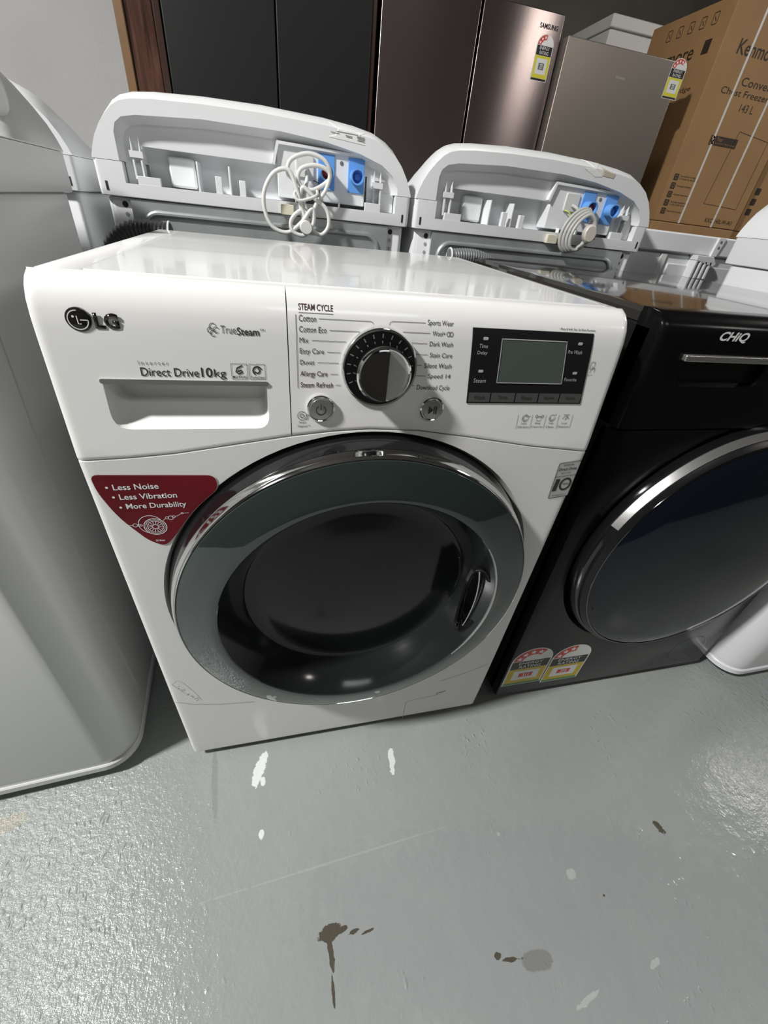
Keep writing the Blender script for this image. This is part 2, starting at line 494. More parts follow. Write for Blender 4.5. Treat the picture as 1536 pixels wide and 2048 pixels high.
def stroke(pts, w, ysurf, mb, off=0.0004, mi=0, closed=False, to=None):
    """printed line of width w along (x, z) points"""
    f = (lambda x, z: to(x, z, off)) if to else (lambda x, z: (x, ysurf(x, z) - off, z))
    P = [Vector(p) for p in pts]
    if ysurf is not None and len(P) < 14:
        Q = []
        for a_, b_ in zip(P, P[1:] + ([P[0]] if closed else [])):
            k_ = max(1, min(24, int((b_ - a_).length / 0.005)))
            Q += [a_.lerp(b_, j_ / k_) for j_ in range(k_)]
        P = Q if closed else Q + [P[-1]]
    n = len(P); vs = []; fs = []
    for i in range(n):
        if closed: t = P[(i + 1) % n] - P[i - 1]
        else: t = P[min(i + 1, n - 1)] - P[max(i - 1, 0)]
        t.normalize(); nn = Vector((-t.y, t.x)) * w / 2
        for q in (P[i] + nn, P[i] - nn): vs.append(f(q.x, q.y))
    for i in range(n if closed else n - 1):
        a = 2 * i; b = 2 * ((i + 1) % n); fs.append((a, a + 1, b + 1, b))
    mb.add(vs, fs, mi); return mb


def circle(cx, cz, r, n=24, a0=0, a1=2 * pi, rz=None):
    full = abs(a1 - a0 - 2 * pi) < 1e-6
    return [(cx + r * cos(a0 + (a1 - a0) * k / n), cz + (rz or r) * sin(a0 + (a1 - a0) * k / n)) for k in range(n if full else n + 1)]


def star(cx, cz, r):
    return [(cx + (r if k % 2 == 0 else r * 0.42) * sin(k * pi / 5), cz + (r if k % 2 == 0 else r * 0.42) * cos(k * pi / 5)) for k in range(10)]


# ------------------------------------------------------------------ the setting
structure(MB().box(-4.2, 6.2, -5, 6, -0.1, 0).build('floor', M['floor'], flat=True))
structure(MB().box(-4.2, 6.2, -5, 6, 3.4, 3.5).build('ceiling', M['ceiling'], flat=True))
structure(MB().box(-4.2, 6.2, 5.2, 5.35, 0, 3.4).build('wall_rear', mat('dim_rear_wall', (0.22, 0.195, 0.165), 0.85, var=0.15, vscale=2), flat=True))
structure(MB().box(-4.2, -0.30, 2.86, 2.98, 0, 3.4).build('wall_back', M['wall'], flat=True))
structure(MB().box(-4.2, -4.05, -5, 6, 0, 3.4).build('wall_left', M['wall_dark'], flat=True))
structure(MB().box(6.05, 6.2, -5, 6, 0, 3.4).build('wall_right', M['wall_dark'], flat=True))
structure(MB().box(-4.2, 6.2, -3.35, -3.2, 0, 3.4).build('wall_front', M['wall_dark'], flat=True))
structure(MB().box(-4.0, 5.9, -1.42, -1.34, 0, 1.75).build('reflection_blocker', M['wall_dark'], flat=True))  # added unseen screen, darkens what the upper door glass reflects


# ------------------------------------------------------------------ the white front loader
LG = empty('front_load_washer', (0, 0, 0), 0, 'white front loading washing machine with dark round door, red sticker and chrome dial', 'washing machine')


def yf(z):
    if z < 0.69: return -0.017 * max(0, min(1, (z - 0.025) / 0.665)) ** 0.8
    return interp(z, [(0.69, -0.017), (0.80, -0.008), (0.816, -0.0062), (0.829, -0.0032), (0.8385, 0.002), (0.8445, 0.008), (0.848, 0.0145), (0.8492, 0.0205)])


def ys(x, z): return yf(z)


def zsplit(x):
    return interp(x, [(-0.30, 0.684), (-0.25, 0.6865), (-0.206, 0.6905), (-0.146, 0.6995), (-0.086, 0.7085), (-0.04, 0.7135), (0.0, 0.7155), (0.059, 0.713), (0.121, 0.7045), (0.209, 0.691), (0.30, 0.681)])


XC = [-0.2985, -0.2983, -0.2972, -0.295, -0.291]
XO = [0.030, 0.006, 0.0022, 0.0006, 0.0]


def front_panel(name, xa, xb, zlo, zhi_fn, m, nz_tab, round_l, round_r, parent):
    """solid curved panel: columns in x, rows in z, front skin at yf(z), back at +0.03"""
    cols = []
    xs = [xa + (xb - xa) * k / 40 for k in range(41)]
    if round_l: xs = [XC[k] for k in range(5)] + [x for x in xs if x > XC[-1] + 0.002]
    if round_r: xs = [x for x in xs if x < -XC[-1] - 0.002] + [-XC[k] for k in range(4, -1, -1)]

    def xo(x):
        a = abs(x)
        for k in range(5):
            if abs(a + XC[k]) < 1e-7 and ((x < 0 and round_l) or (x > 0 and round_r)): return XO[k]
        return 0
    rows = []
    for x in xs:
        z0 = zlo(x); z1 = zhi_fn(x)
        zs = [z0 + 0.001, z0 + 0.003] + [z0 + 0.005 + (min(z1, 0.80) - z0 - 0.005) * k / nz_tab for k in range(nz_tab + 1)]
        if z1 > 0.81: zs += [0.810, 0.816, 0.823, 0.829, 0.834, 0.8385, 0.842, 0.8445, 0.8465, 0.848, 0.8492]
        col = []
        for i, z in enumerate(zs):
            y = yf(z) + (0.0008 if i == 0 else 0) + xo(x)
            col.append((x, min(y, 0.0212), z))
        col.append((x, 0.0218, zs[-1])); col.append((x, 0.0218, zs[0]))
        rows.append(col)
    return MB().loft(rows).build(name, m, parent, angle=50)


FULL = lambda x: 0.8492
drawer = front_panel('detergent_drawer', -0.2985, -0.0872, zsplit, FULL, M['white'], 10, True, False, LG)
panel = front_panel('control_panel', -0.0862, 0.2985, zsplit, FULL, M['white'], 10, False, True, LG)
# drawer pocket
outer = rpoly([(-0.256, 0.7640), (-0.109, 0.7640), (-0.109, 0.719), (-0.256, 0.719)], [0.002, 0.002, 0.014, 0.016], 5)
inner = rpoly([(-0.252, 0.7640), (-0.112, 0.7640), (-0.113, 0.738), (-0.250, 0.738)], [0.002, 0.002, 0.006, 0.012], 5)
oo = [(-0.1825 + (x + 0.1825) * 1.02, 0.7640 + (z - 0.7640) * 1.22) for x, z in outer]
# solid pocket so the recess shows a floor
pk = MB().loft([[(x, -0.028, z) for x, z in oo], [(x, -0.0125, z) for x, z in outer], [(x, 0.0188, z) for x, z in inner]])
carve(drawer, [pk])
MB().prism(rrect(-0.2575, -0.1075, 0.7622, 0.7668, 0.0018, 3), -0.0122, -0.008).build('pocket_trim', M['satin_metal'], drawer)

# lower front with the door hole
lower = front_panel('front_panel', -0.2985, 0.2985, lambda x: 0.022, lambda x: zsplit(x) - 0.0008, M['white'], 22, True, True, LG)
DC = (0.0035, 0.451)
carve(lower, [MB().lathe([(0.2655, -0.05), (0.2655, -0.0160), (0.2605, -0.006), (0.2605, 0.06)], (DC[0], 0, DC[1] - 0.003), 'y', 96, caps=True)])
body = MB().box(-0.2965, 0.2965, 0.0222, 0.557, 0.022, 0.8405)
body.build('body', M['white'], LG, bevel=0.003)
MB().box(-0.27, 0.27, 0.0219, 0.0225, 0.17, 0.7085).build('drum_housing', M['dark'], LG)
tp = MB().prismz(rrect(-0.2965, 0.2965, 0.0240, 0.557, 0.006, 4), 0.8412, 0.8490)
tpo = tp.build('top_frame', M['white_top'], LG, bevel=0.0015)
carve(tpo, [MB().prismz(rrect(-0.2625, 0.281, 0.028, 0.545, 0.004, 3), 0.846, 0.86)])
MB().prismz(rrect(-0.2600, 0.2793, 0.0290, 0.5433, 0.004, 3), 0.8455, 0.8498).build('top_panel', M['white_top'], LG, bevel=0.001)
MB().box(0.286, 0.2878, 0.05, 0.54, 0.8489, 0.8493).build('top_groove', M['grey_fill'], LG)
for sx in (-1, 1):
    for yy in (0.07, 0.50):
        MB().lathe([(0.024, 0), (0.026, 0.004), (0.020, 0.010), (0.020, 0.0235)], (sx * 0.25, yy, 0), 'z', 20, caps=True).build('foot', M['dark'], LG)
MB().box(-0.255, 0.25, 0.012, 0.05, 0.006, 0.022).build('underside_shade', M['dark'], LG, bevel=0.004)  # dark strip standing in for the shade under the front edge

# lower details on the front
f = MB()
stroke([(-0.2975, 0.2195), (-0.27, 0.2035), (-0.23, 0.190), (-0.17, 0.181)], 0.0011, ys, f)
f.build('panel_crease', M['ink_light'], lower, flat=True)
f = MB(); stroke([(0.19, 0.150), (0.24, 0.166), (0.29, 0.190)], 0.0008, ys, f); f.build('panel_crease', M['ink_light'], lower, flat=True)
f = MB()
stroke([(0.129, 0.018), (0.127, 0.088), (0.20, 0.096)], 0.0008, ys, f)
f.build('filter_flap', M['ink_light'], lower, flat=True)
f = MB()
stroke([(0.1935, 0.098), (0.193, 0.103), (0.211, 0.107), (0.2115, 0.103)], 0.0012, ys, f)
decal(rrect(0.195, 0.2095, 0.099, 0.1025, 0.0012, 3), ys, f, 0.0006, 1)
f.build('flap_notch', [M['ink_line'], M['ink_white']], lower, flat=True)
# scraped corner: torn film
f = MB()
rnd = random.Random(3)
pts = [(-0.2905, 0.272), (-0.282, 0.282), (-0.274, 0.272), (-0.262, 0.240), (-0.2545, 0.212), (-0.266, 0.222), (-0.277, 0.241), (-0.284, 0.257)]
stroke(pts + [pts[0]], 0.0012, ys, f)
for k in range(16):
    t = rnd.random(); x = -0.286 + 0.026 * t + rnd.uniform(-0.003, 0.003); z = 0.266 - 0.052 * t + rnd.uniform(-0.003, 0.003)
    decal([(x + rnd.uniform(.6, 1.6) * 0.0018 * cos(a), z + rnd.uniform(.6, 1.6) * 0.0018 * sin(a)) for a in (0, 1.2, 2.4, 3.6, 4.8)], ys, f, 0.0006)
f.build('scuff_mark', M['ink_white'], lower, flat=True)

# ---- door
door = empty('door', (0, 0, 0)); door.parent = LG
c3 = (DC[0], 0, DC[1])
MB().lathe([(0.2590, 0.020), (0.2580, -0.004), (0.2555, -0.022), (0.2515, -0.0365), (0.2490, -0.0368), (0.2480, 0.02)], c3, 'y', 128).build('door_rim', M['black_gloss'], door)
MB().lathe([(0.2505, -0.0360), (0.2512, -0.0372), (0.2500, -0.0392), (0.2482, -0.0435), (0.2466, -0.0475), (0.2452, -0.0488), (0.2440, -0.0470), (0.2445, -0.0340)], c3, 'y', 128).build('chrome_ring', M['chrome'], door)
MB().lathe([(0.2440, -0.040), (0.2442, -0.0475), (0.2432, -0.0492), (0.238, -0.0512), (0.228, -0.0543), (0.217, -0.0574), (0.207, -0.0599), (0.1985, -0.0616), (0.1960, -0.0614), (0.1945, -0.0600)], c3, 'y', 128).build('door_glass', M['glass'], door)
MB().lathe([(0.1946, -0.0602), (0.1925, -0.0575), (0.184, -0.046), (0.176, -0.033), (0.169, -0.018), (0.164, -0.009), (0.158, -0.0065), (0.14, -0.0085), (0.12, -0.0120), (0.09, -0.0160), (0.06, -0.0188), (0.03, -0.0205), (0.0005, -0.0210)], c3, 'y', 128).build('door_window', M['glass_in'], door)
# handle: chrome arc on the bowl's rim and a dark chrome grip cup in the bowl
h = MB()
a0, a1 = radians(-38), radians(34)
arc = [(DC[0] + 0.1965 * cos(a0 + (a1 - a0) * k / 30), -0.0620 + 0.0004 * abs(k - 15) / 15, DC[1] + 0.1965 * sin(a0 + (a1 - a0) * k / 30)) for k in range(31)]
h.tube(arc, 0.0024, 8, rad=[0.0019 * (1 - 0.55 * abs((k - 15) / 15) ** 3) for k in range(31)])
h.build('handle_trim', M['satin_metal'], door)
g = MB()
ring = []
nn = 40
for (sc, dep) in ((1.0, -0.050), (0.93, -0.0535), (0.82, -0.050), (0.6, -0.036), (0.3, -0.028), (0.02, -0.026)):
    r_ = []
    for k in range(nn):
        a = 2 * pi * k / nn
        lx = 0.0235 * cos(a) * sc; lz = 0.074 * sin(a) * sc
        r_.append((DC[0] + 0.1735 + lx - 0.9 * lz * lz * 2.4, dep + lx * -0.12, DC[1] - 0.004 + lz))
    ring.append(r_)
g.loft(ring, False); g.build('door_grip', M['black_gloss'], door)
g = MB()
g.tube([(DC[0] + 0.175 - 2.1 * z * z, -0.049, DC[1] - 0.004 + z) for z in [-.06 + .12 * k / 20 for k in range(21)]], 0.0016, 8)
g.build('grip_bar', M['chrome'], door)

# ---- dial and buttons
KX, KZ = 0.0055, 0.7825; yk = yf(KZ)
dial = empty('program_dial', (0, 0, 0)); dial.parent = LG
MB().lathe([(0.0402, 0.004), (0.0402, -0.004), (0.0392, -0.0056), (0.0376, -0.0050)], (KX, yk, KZ), 'y', 64).build('dial_rim', M['chrome'], dial)
dr = MB().lathe([(0.0378, 0.0), (0.0376, -0.0048), (0.0290, -0.0042), (0.0275, -0.003)], (KX, yk, KZ), 'y', 64)
for k in range(15):
    a = radians(205 - k * 230 / 14)
    for r0, r1 in ((0.0312, 0.0352),):
        p = (KX + r0 * cos(a), KZ + r0 * sin(a)); q = (KX + r1 * cos(a), KZ + r1 * sin(a))
        stroke([p, q], 0.0011, lambda x, z: yk - 0.0046, dr, 0.0003, 1)
dr.build('dial_ring', [M['black_gloss'], M['hose_grey']], dial)
MB().lathe([(0.0302, -0.003), (0.0300, -0.0050), (0.0290, -0.0068), (0.0285, -0.0200), (0.0280, -0.0245), (0.0262, -0.0260), (0.0245, -0.0250), (0.0240, -0.020)], (KX, yk, KZ), 'y', 64).build('dial_collar', M['chrome'], dial)
half = MB()
pr = circle(0, 0, 0.0246, 40, pi / 2 - 0.10, 1.5 * pi + 0.10)
vs = [(KX + x, yk - 0.0235 - 0.006 * (1 + x / 0.0246), KZ + z) for x, z in pr] + [(KX + x, yk - 0.008, KZ + z) for x, z in pr]
n_ = len(pr)
half.add(vs, [tuple(range(n_)), tuple(range(2 * n_ - 1, n_ - 1, -1))] + [(i, (i + 1) % n_, n_ + (i + 1) % n_, n_ + i) for i in range(n_)])
half.build('dial_face', M['dark_chrome'], dial)
half = MB()
pr = circle(0, 0, 0.0246, 40, -pi / 2 + 0.10, pi / 2 - 0.10)
vs = [(KX + x, yk - 0.0235 - 0.003 * (1 - x / 0.0246), KZ + z) for x, z in pr] + [(KX + x, yk - 0.008, KZ + z) for x, z in pr]
n_ = len(pr)
half.add(vs, [tuple(range(n_)), tuple(range(2 * n_ - 1, n_ - 1, -1))] + [(i, (i + 1) % n_, n_ + (i + 1) % n_, n_ + i) for i in range(n_)])
half.build('dial_face', mat('dial_silver', (0.75, 0.75, 0.74), 0.3, metal=0.6), dial)['label'] = 'bright satin half of the dial face'
for nm, bx, br in (('power_button', -0.0555, 0.0146), ('play_button', 0.0690, 0.0140)):
    yb = yf(0.740)
    bt = MB().lathe([(br, 0.004), (br, -0.003), (br - 0.0012, -0.0042), (br - 0.0024, -0.0034)], (bx, yb, 0.740), 'y', 40)
    bt.lathe([(br - 0.0024, -0.0022), (br - 0.0024, -0.0036), (br - 0.0032, -0.0052), (0.0004, -0.0058)], (bx, yb, 0.740), 'y', 40, 1)
    b = bt.build(nm, [M['chrome'], M['satin_metal']], LG)
    yy = lambda x, z: yb - 0.0060
    s_ = MB()
    if 'power' in nm:
        stroke(circle(bx, 0.7395, 0.0050, 24, radians(120), radians(420)), 0.0009, yy, s_)
        stroke([(bx, 0.7400), (bx, 0.7462)], 0.0009, yy, s_)
    else:
        decal([(bx - 0.0048, 0.7445), (bx - 0.0048, 0.7355), (bx + 0.0004, 0.740)], yy, s_)
        stroke([(bx + 0.0018, 0.7445), (bx + 0.0018, 0.7355)], 0.0010, yy, s_); stroke([(bx + 0.0042, 0.7445), (bx + 0.0042, 0.7355)], 0.0010, yy, s_)
    s_.build('button_symbol', M['ink'], b, flat=True)

# ---- display
disp = MB()
def dq_(u, v): return (0.1035 + (0.1105 - 0.1035) * v + u * (0.148 + 0.003 * v), 0.8258 - 0.0790 * v)
front_ = []; NU, NV = 16, 20
for lay in (0.0010, -0.003):
    for i in range(NU + 1):
        for j in range(NV + 1):
            x, z = dq_(i / NU, j / NV); front_.append((x, yf(z) - lay, z))
fs_ = []; o2 = (NU + 1) * (NV + 1)
for i in range(NU):
    for j in range(NV):
        a_ = i * (NV + 1) + j; q_ = (a_, a_ + 1, a_ + NV + 2, a_ + NV + 1)
        fs_.append(q_); fs_.append(tuple(k + o2 for k in q_[::-1]))
edge_ = [i * (NV + 1) for i in range(NU + 1)] + [NU * (NV + 1) + j for j in range(1, NV + 1)] + [i * (NV + 1) + NV for i in range(NU - 1, -1, -1)] + [j for j in range(NV - 1, 0, -1)]
for k in range(len(edge_)):
    a_, b_ = edge_[k], edge_[(k + 1) % len(edge_)]; fs_.append((a_, b_, b_ + o2, a_ + o2))
disp.add(front_, fs_)
dsp = disp.build('display', M['black_panel'], LG)
s_ = MB()
quad = [(0.1385, 0.8165), (0.2185, 0.8165), (0.2265, 0.7705), (0.1425, 0.7705)]
decal(rpoly(quad, 0.0006, 2), ys, s_, 0.0014)
stroke(quad, 0.0010, ys, s_, 0.0018, 1, True)
s_.build('lcd_screen', [M['lcd'], M['ink_light']], dsp, flat=True)
s_ = MB()
xa = [0.1105, 0.1385, 0.170, 0.2005, 0.229, 0.2595]
for k in range(5):
    decal([(xa[k] + 0.0008, 0.7590), (xa[k + 1] - 0.0006, 0.7590), (xa[k + 1] - 0.0002, 0.7480), (xa[k] + 0.0012, 0.7480)], ys, s_, 0.0014)
s_.build('touch_strip', M['grey_fill'] if False else mat('touch_strip', (0.075, 0.075, 0.075), 0.25), dsp, flat=True)
for t, x0, x1, z0, z1 in (('Time', 0.1135, 0.1235, 0.8065, 0.8105), ('Delay', 0.1125, 0.1245, 0.7990, 0.8035), ('Steam', 0.1140, 0.1290, 0.7700, 0.7745), ('Pre Wash', 0.2235, 0.2420, 0.8040, 0.8080), ('Favorite', 0.2290, 0.2455, 0.7735, 0.7775)):
    lettering(t, x0, x1, z0, z1, ys, M['ink_light'], dsp, 0, 0.0014)
for t, k in (('Wash', 0), ('Temp.', 1), ('Rinse', 2), ('Spin', 3), ('Option', 4)):
    xm = (xa[k] + xa[k + 1]) / 2
    lettering(t, xm - 0.0068, xm + 0.0068, 0.7515, 0.7558, ys, M['ink'], dsp, 0, 0.0018)
for x, z in ((0.1195, 0.8160), (0.1205, 0.7825), (0.2365, 0.8150), (0.2405, 0.7830)):
    decal(rrect(x - 0.0030, x + 0.0030, z - 0.0015, z + 0.0015, 0.001, 2), ys, s_ := MB(), 0.0014)
    s_.build('indicator_lamp', M['grey_fill'], dsp, flat=True)

# ---- printed words
LS = [('STEAM CYCLE', -0.0757, -0.0430, 0.8325, 0.8378, 0.012), ('Cotton', -0.0757, -0.0594, 0.8232, 0.8287, 0), ('Cotton Eco', -0.0757, -0.0495, 0.8140, 0.8192, 0), ('Mix', -0.0757, -0.0672, 0.8045, 0.8092, 0),
      ('Easy Care', -0.0757, -0.0520, 0.7930, 0.7995, 0), ('Duvet', -0.0757, -0.0615, 0.7840, 0.7885, 0), ('Allergy Care', -0.0757, -0.0485, 0.7712, 0.7780, 0.006), ('Steam Refresh', -0.0757, -0.0425, 0.7615, 0.7668, 0.006)]
for t, x0, x1, z0, z1, bd in LS:
    lettering(t, x0, x1, z0, z1, ys, M['ink_maroon'] if 'team' in t or 'STEAM' in t or 'Allergy' in t else M['ink'], panel, bd)
RS = [('Sports Wear', 0.0535, 0.0815, 0.8243, 0.8305), ('Wool+', 0.0595, 0.0735, 0.8160, 0.8205), ('Dark Wash', 0.0575, 0.0835, 0.8060, 0.8105), ('Stain Care', 0.0590, 0.0845, 0.7950, 0.7997), ('Silent Wash', 0.0545, 0.0855, 0.7840, 0.7890), ('Speed 14', 0.0600, 0.0860, 0.7720, 0.7780), ('Download Cycle', 0.0490, 0.0870, 0.7592, 0.7660)]
for t, x0, x1, z0, z1 in RS: lettering(t, x0, x1, z0, z1, ys, M['ink'], panel)
ln = MB()
stroke([(-0.0757, 0.8305), (-0.0430, 0.8305)], 0.0005, ys, ln)
stroke([(-0.0785, 0.8290), (-0.0785, 0.7605)], 0.0006, ys, ln)
for pts in ([(-0.057, 0.8262), (-0.0060, 0.8262), (-0.0038, 0.8252), (-0.0030, 0.8238)], [(-0.0468, 0.8166), (-0.0165, 0.8166)], [(-0.0640, 0.8068), (-0.0300, 0.8068)], [(-0.0490, 0.7965), (-0.0355, 0.7965)], [(-0.0585, 0.7862), (-0.0370, 0.7862)],
            [(-0.0455, 0.7752), (-0.0375, 0.7752)], [(-0.0400, 0.7642), (-0.0345, 0.7642)], [(0.0130, 0.8238), (0.0140, 0.8262), (0.0160, 0.8272), (0.0510, 0.8275)], [(0.0275, 0.8182), (0.0570, 0.8182)], [(0.0375, 0.8084), (0.0545, 0.8084)],
            [(0.0435, 0.7974), (0.0565, 0.7974)], [(0.0455, 0.7866), (0.0515, 0.7866)], [(0.0460, 0.7755), (0.0570, 0.7755)], [(0.0425, 0.7652), (0.0455, 0.7652)]):
    stroke(pts, 0.0005, ys, ln)
for k, r in ((0, 0.0026), (1, 0.0026)):
    stroke(circle(0.0770 + k * 0.0032, 0.8182, 0.0020, 14), 0.0007, ys, ln, closed=True)
ln.build('guide_lines', M['ink_line'], panel, flat=True)
lettering('\u2022 Press & Hold 3sec. for Extra Functions', 0.2070, 0.2530, 0.8278, 0.8300, ys, M['ink'], panel)
ln = MB()
stroke(rrect(0.2595, 0.2650, 0.7880, 0.7955, 0.0004, 2), 0.0005, ys, ln, closed=True)
stroke([(0.2605, 0.7835), (0.2630, 0.7885), (0.2625, 0.7915), (0.2640, 0.7890), (0.2670, 0.7885), (0.2665, 0.7845)], 0.0006, ys, ln)
ln.build('tag_symbol', M['ink_line'], panel, flat=True)
lettering('Tag On', 0.2585, 0.2655, 0.7798, 0.7820, ys, M['ink_line'], panel)
# four little pictograms under the display
for k, (t1, t2, xm) in enumerate((('Less', 'Vibration', 0.1915), ('Big', 'Capacity', 0.2105), ('Tub', 'Clean', 0.2285), ('Load', 'Detection', 0.2480))):
    lettering(t1, xm - 0.0036, xm + 0.0036, 0.7208, 0.7230, ys, M['ink_line'], panel)
    w = 0.0055 if t2 == 'Clean' else 0.0080
    lettering(t2, xm - w, xm + w, 0.7160, 0.7188, ys, M['ink_line'], panel)
    ln = MB()
    zc = 0.7285
    if k == 0:
        stroke(circle(xm, zc, 0.0042, 20), 0.0006, ys, ln, closed=True); stroke(circle(xm, zc, 0.0026, 16, 0.5, 5.8), 0.0006, ys, ln); stroke([(xm + 0.003, zc + 0.002), (xm + 0.0062, zc + 0.0025)], 0.0006, ys, ln)
    elif k == 1:
        stroke([(xm - 0.0035, zc + 0.001), (xm - 0.0026, zc - 0.0035), (xm + 0.0026, zc - 0.0035), (xm + 0.0035, zc + 0.001)], 0.0006, ys, ln, closed=True)
        stroke(circle(xm - 0.004, zc + 0.0022, 0.0016, 10), 0.0006, ys, ln, closed=True); stroke(circle(xm + 0.004, zc + 0.0022, 0.0016, 10), 0.0006, ys, ln, closed=True); stroke([(xm - 0.0022, zc + 0.0022), (xm + 0.0022, zc + 0.0022)], 0.0006, ys, ln)
    elif k == 2:
        stroke(circle(xm, zc, 0.0040, 20, 0.9, 6.6), 0.0006, ys, ln); stroke(circle(xm, zc, 0.0024, 12, 2.6, 6.0), 0.0006, ys, ln); stroke([(xm + 0.003, zc + 0.0035), (xm + 0.0045, zc + 0.005)], 0.0007, ys, ln)
    else:
        stroke(circle(xm, zc - 0.0018, 0.0042, 16, 0.1, pi - 0.1), 0.0006, ys, ln); stroke([(xm - 0.004, zc + 0.0042), (xm + 0.004, zc + 0.0042)], 0.0006, ys, ln); stroke([(xm - 0.0006, zc - 0.002), (xm + 0.0018, zc + 0.001)], 0.0009, ys, ln)
    ln.build('pictogram', M['ink_line'], panel, flat=True)
ln = MB()
for xt in (0.1812, 0.2005, 0.2195, 0.2375, 0.2570): stroke([(xt, 0.7325), (xt + 0.0008, 0.7150)], 0.0004, ys, ln)
ln.build('divider_lines', M['ink_line'], panel, flat=True)
ln = MB()
stroke(circle(-0.0752, 0.7315, 0.0046, 20), 0.0006, ys, ln, closed=True)
stroke(circle(-0.0752, 0.7315, 0.0020, 12), 0.0008, ys, ln, closed=True)
stroke([(-0.0718, 0.7275), (-0.0695, 0.7335), (-0.0680, 0.7325), (-0.0700, 0.7270)], 0.0006, ys, ln, closed=True)
ln.build('diagnosis_symbol', M['ink_line'], panel, flat=True)
lettering('Smart', -0.0785, -0.0710, 0.7232, 0.7256, ys, M['ink'], panel)
lettering('Diagnosis\u2122', -0.0800, -0.0670, 0.7185, 0.7214, ys, M['ink'], panel)
# left panel words
lg = MB().lathe([(0.0098, 0.001), (0.0098, -0.0012), (0.0090, -0.0017), (0.0002, -0.0018)], (-0.2608, yf(0.816), 0.816), 'y', 40)
lo = lg.build('logo_disc', M['logo_black'], drawer)
s_ = MB(); yl = lambda x, z: yf(0.816) - 0.0018
stroke(circle(-0.2608, 0.816, 0.0076, 30, radians(85), radians(360)), 0.0008, yl, s_)
stroke([(-0.2532, 0.816), (-0.2592, 0.816)], 0.0008, yl, s_)
stroke([(-0.2612, 0.8192), (-0.2612, 0.8128), (-0.2588, 0.8128)], 0.0008, yl, s_)
decal(circle(-0.2640, 0.8186, 0.0010, 10), yl, s_)
s_.build('logo_mark', M['ink_white'], drawer, flat=True)
lettering('LG', -0.2490, -0.2300, 0.8092, 0.8222, lambda x, z: yf(0.816), M['logo_black'], drawer, 0.035, 0.0, thick=0.0014)
lettering('True', -0.1470, -0.1335, 0.8098, 0.8165, ys, M['ink_line'], drawer)
lettering('Steam', -0.1328, -0.1128, 0.8088, 0.8155, ys, M['ink'], drawer, 0.015)
lettering('TM', -0.1122, -0.1080, 0.8130, 0.8150, ys, M['ink'], drawer)
s_ = MB()
for cx, cz, r in ((-0.1535, 0.8150, 0.0030), (-0.1560, 0.8120, 0.0024), (-0.1510, 0.8125, 0.0024), (-0.1538, 0.8095, 0.0024)):
    stroke(circle(cx, cz, r, 14, 0.4, 5.4), 0.0007, ys, s_)
s_.build('steam_symbol', M['ink_line'], drawer, flat=True)
lettering('I n v e r t e r', -0.2222, -0.1965, 0.7800, 0.7836, ys, M['ink_line'], drawer)
lettering('Direct Drive', -0.2215, -0.1712, 0.7698, 0.7776, ys, M['ink'], drawer, 0.004)
lettering('10', -0.1690, -0.1590, 0.7698, 0.7788, ys, M['ink'], drawer, 0.012)
lettering('kg', -0.1575, -0.1465, 0.7678, 0.7776, ys, M['ink'], drawer, 0.004)
for xm, wd in ((-0.1340, 'MOTION'), (-0.1172, 'TurboClean')):
    s_ = MB()
    stroke(rrect(xm - 0.0074, xm + 0.0074, 0.7685, 0.7830, 0.0003, 2), 0.0004, ys, s_, closed=True)
    if wd == 'MOTION':
        stroke([(xm + 0.003, 0.7815), (xm - 0.002, 0.7790), (xm - 0.0032, 0.7755), (xm - 0.001, 0.7735), (xm + 0.0028, 0.7750), (xm + 0.002, 0.7772), (xm - 0.002, 0.7758)], 0.0013, ys, s_)
    else:
        stroke(circle(xm, 0.7768, 0.0040, 18, 0.3, 4.2), 0.0014, ys, s_); stroke(circle(xm, 0.7768, 0.0022, 14, 3.4, 7.6), 0.0013, ys, s_)
    s_.build('feature_badge', M['ink'], drawer, flat=True)
    lettering(wd, xm - 0.0066, xm + 0.0066, 0.7695, 0.7717, ys, M['ink'], drawer, 0.01)
# red sticker
st_poly = rpoly([(-0.2915, 0.6685), (-0.1715, 0.6635), (-0.1695, 0.6465), (-0.2010, 0.6170), (-0.2285, 0.5780), (-0.2400, 0.5660), (-0.2560, 0.5760), (-0.2790, 0.6120), (-0.2900, 0.6460)], [0.008, 0.010, 0.008, 0.02, 0.012, 0.008, 0.014, 0.03, 0.02], 5)
s_ = MB(); decal([(-0.2316 + (x + 0.2316) * 1.014, 0.625 + (z - 0.625) * 1.014) for x, z in st_poly], ys, s_, 0.0004, 1); decal(st_poly, ys, s_, 0.0007, 0)
stk = s_.build('red_sticker', [M['sticker_red'], M['label_white']], lower, flat=True)
stk['label'] = 'dark red curved sticker with white words'
for t, x0, x1, z0, z1 in (('Less Noise', -0.2742, -0.2300, 0.6487, 0.6560), ('Less Vibration', -0.2710, -0.2140, 0.6360, 0.6433), ('More Durability', -0.2675, -0.2065, 0.6212, 0.6305)):
    lettering(t, x0, x1, z0, z1, ys, M['ink_white'], lower, 0.012, 0.0010)
    s_ = MB(); decal(circle(x0 - 0.0056, (z0 + z1) / 2, 0.0014, 12), ys, s_, 0.0010); s_.build('bullet_point', M['ink_white'], lower, flat=True)
s_ = MB()
mx, mz = -0.2445, 0.5965
for r in (0.0118, 0.0100, 0.0082, 0.0030): stroke(circle(mx, mz, r, 28), 0.0006 if r < .011 else 0.0009, ys, s_, 0.0010, closed=True)
for k in range(14):
    a = k * 2 * pi / 14; stroke([(mx + 0.0034 * cos(a), mz + 0.0034 * sin(a)), (mx + 0.0078 * cos(a), mz + 0.0078 * sin(a))], 0.0006, ys, s_, 0.0010)
stroke(circle(mx - 0.0040, mz + 0.0035, 0.0128, 28, 0.35, 4.3), 0.0007, ys, s_, 0.0010)
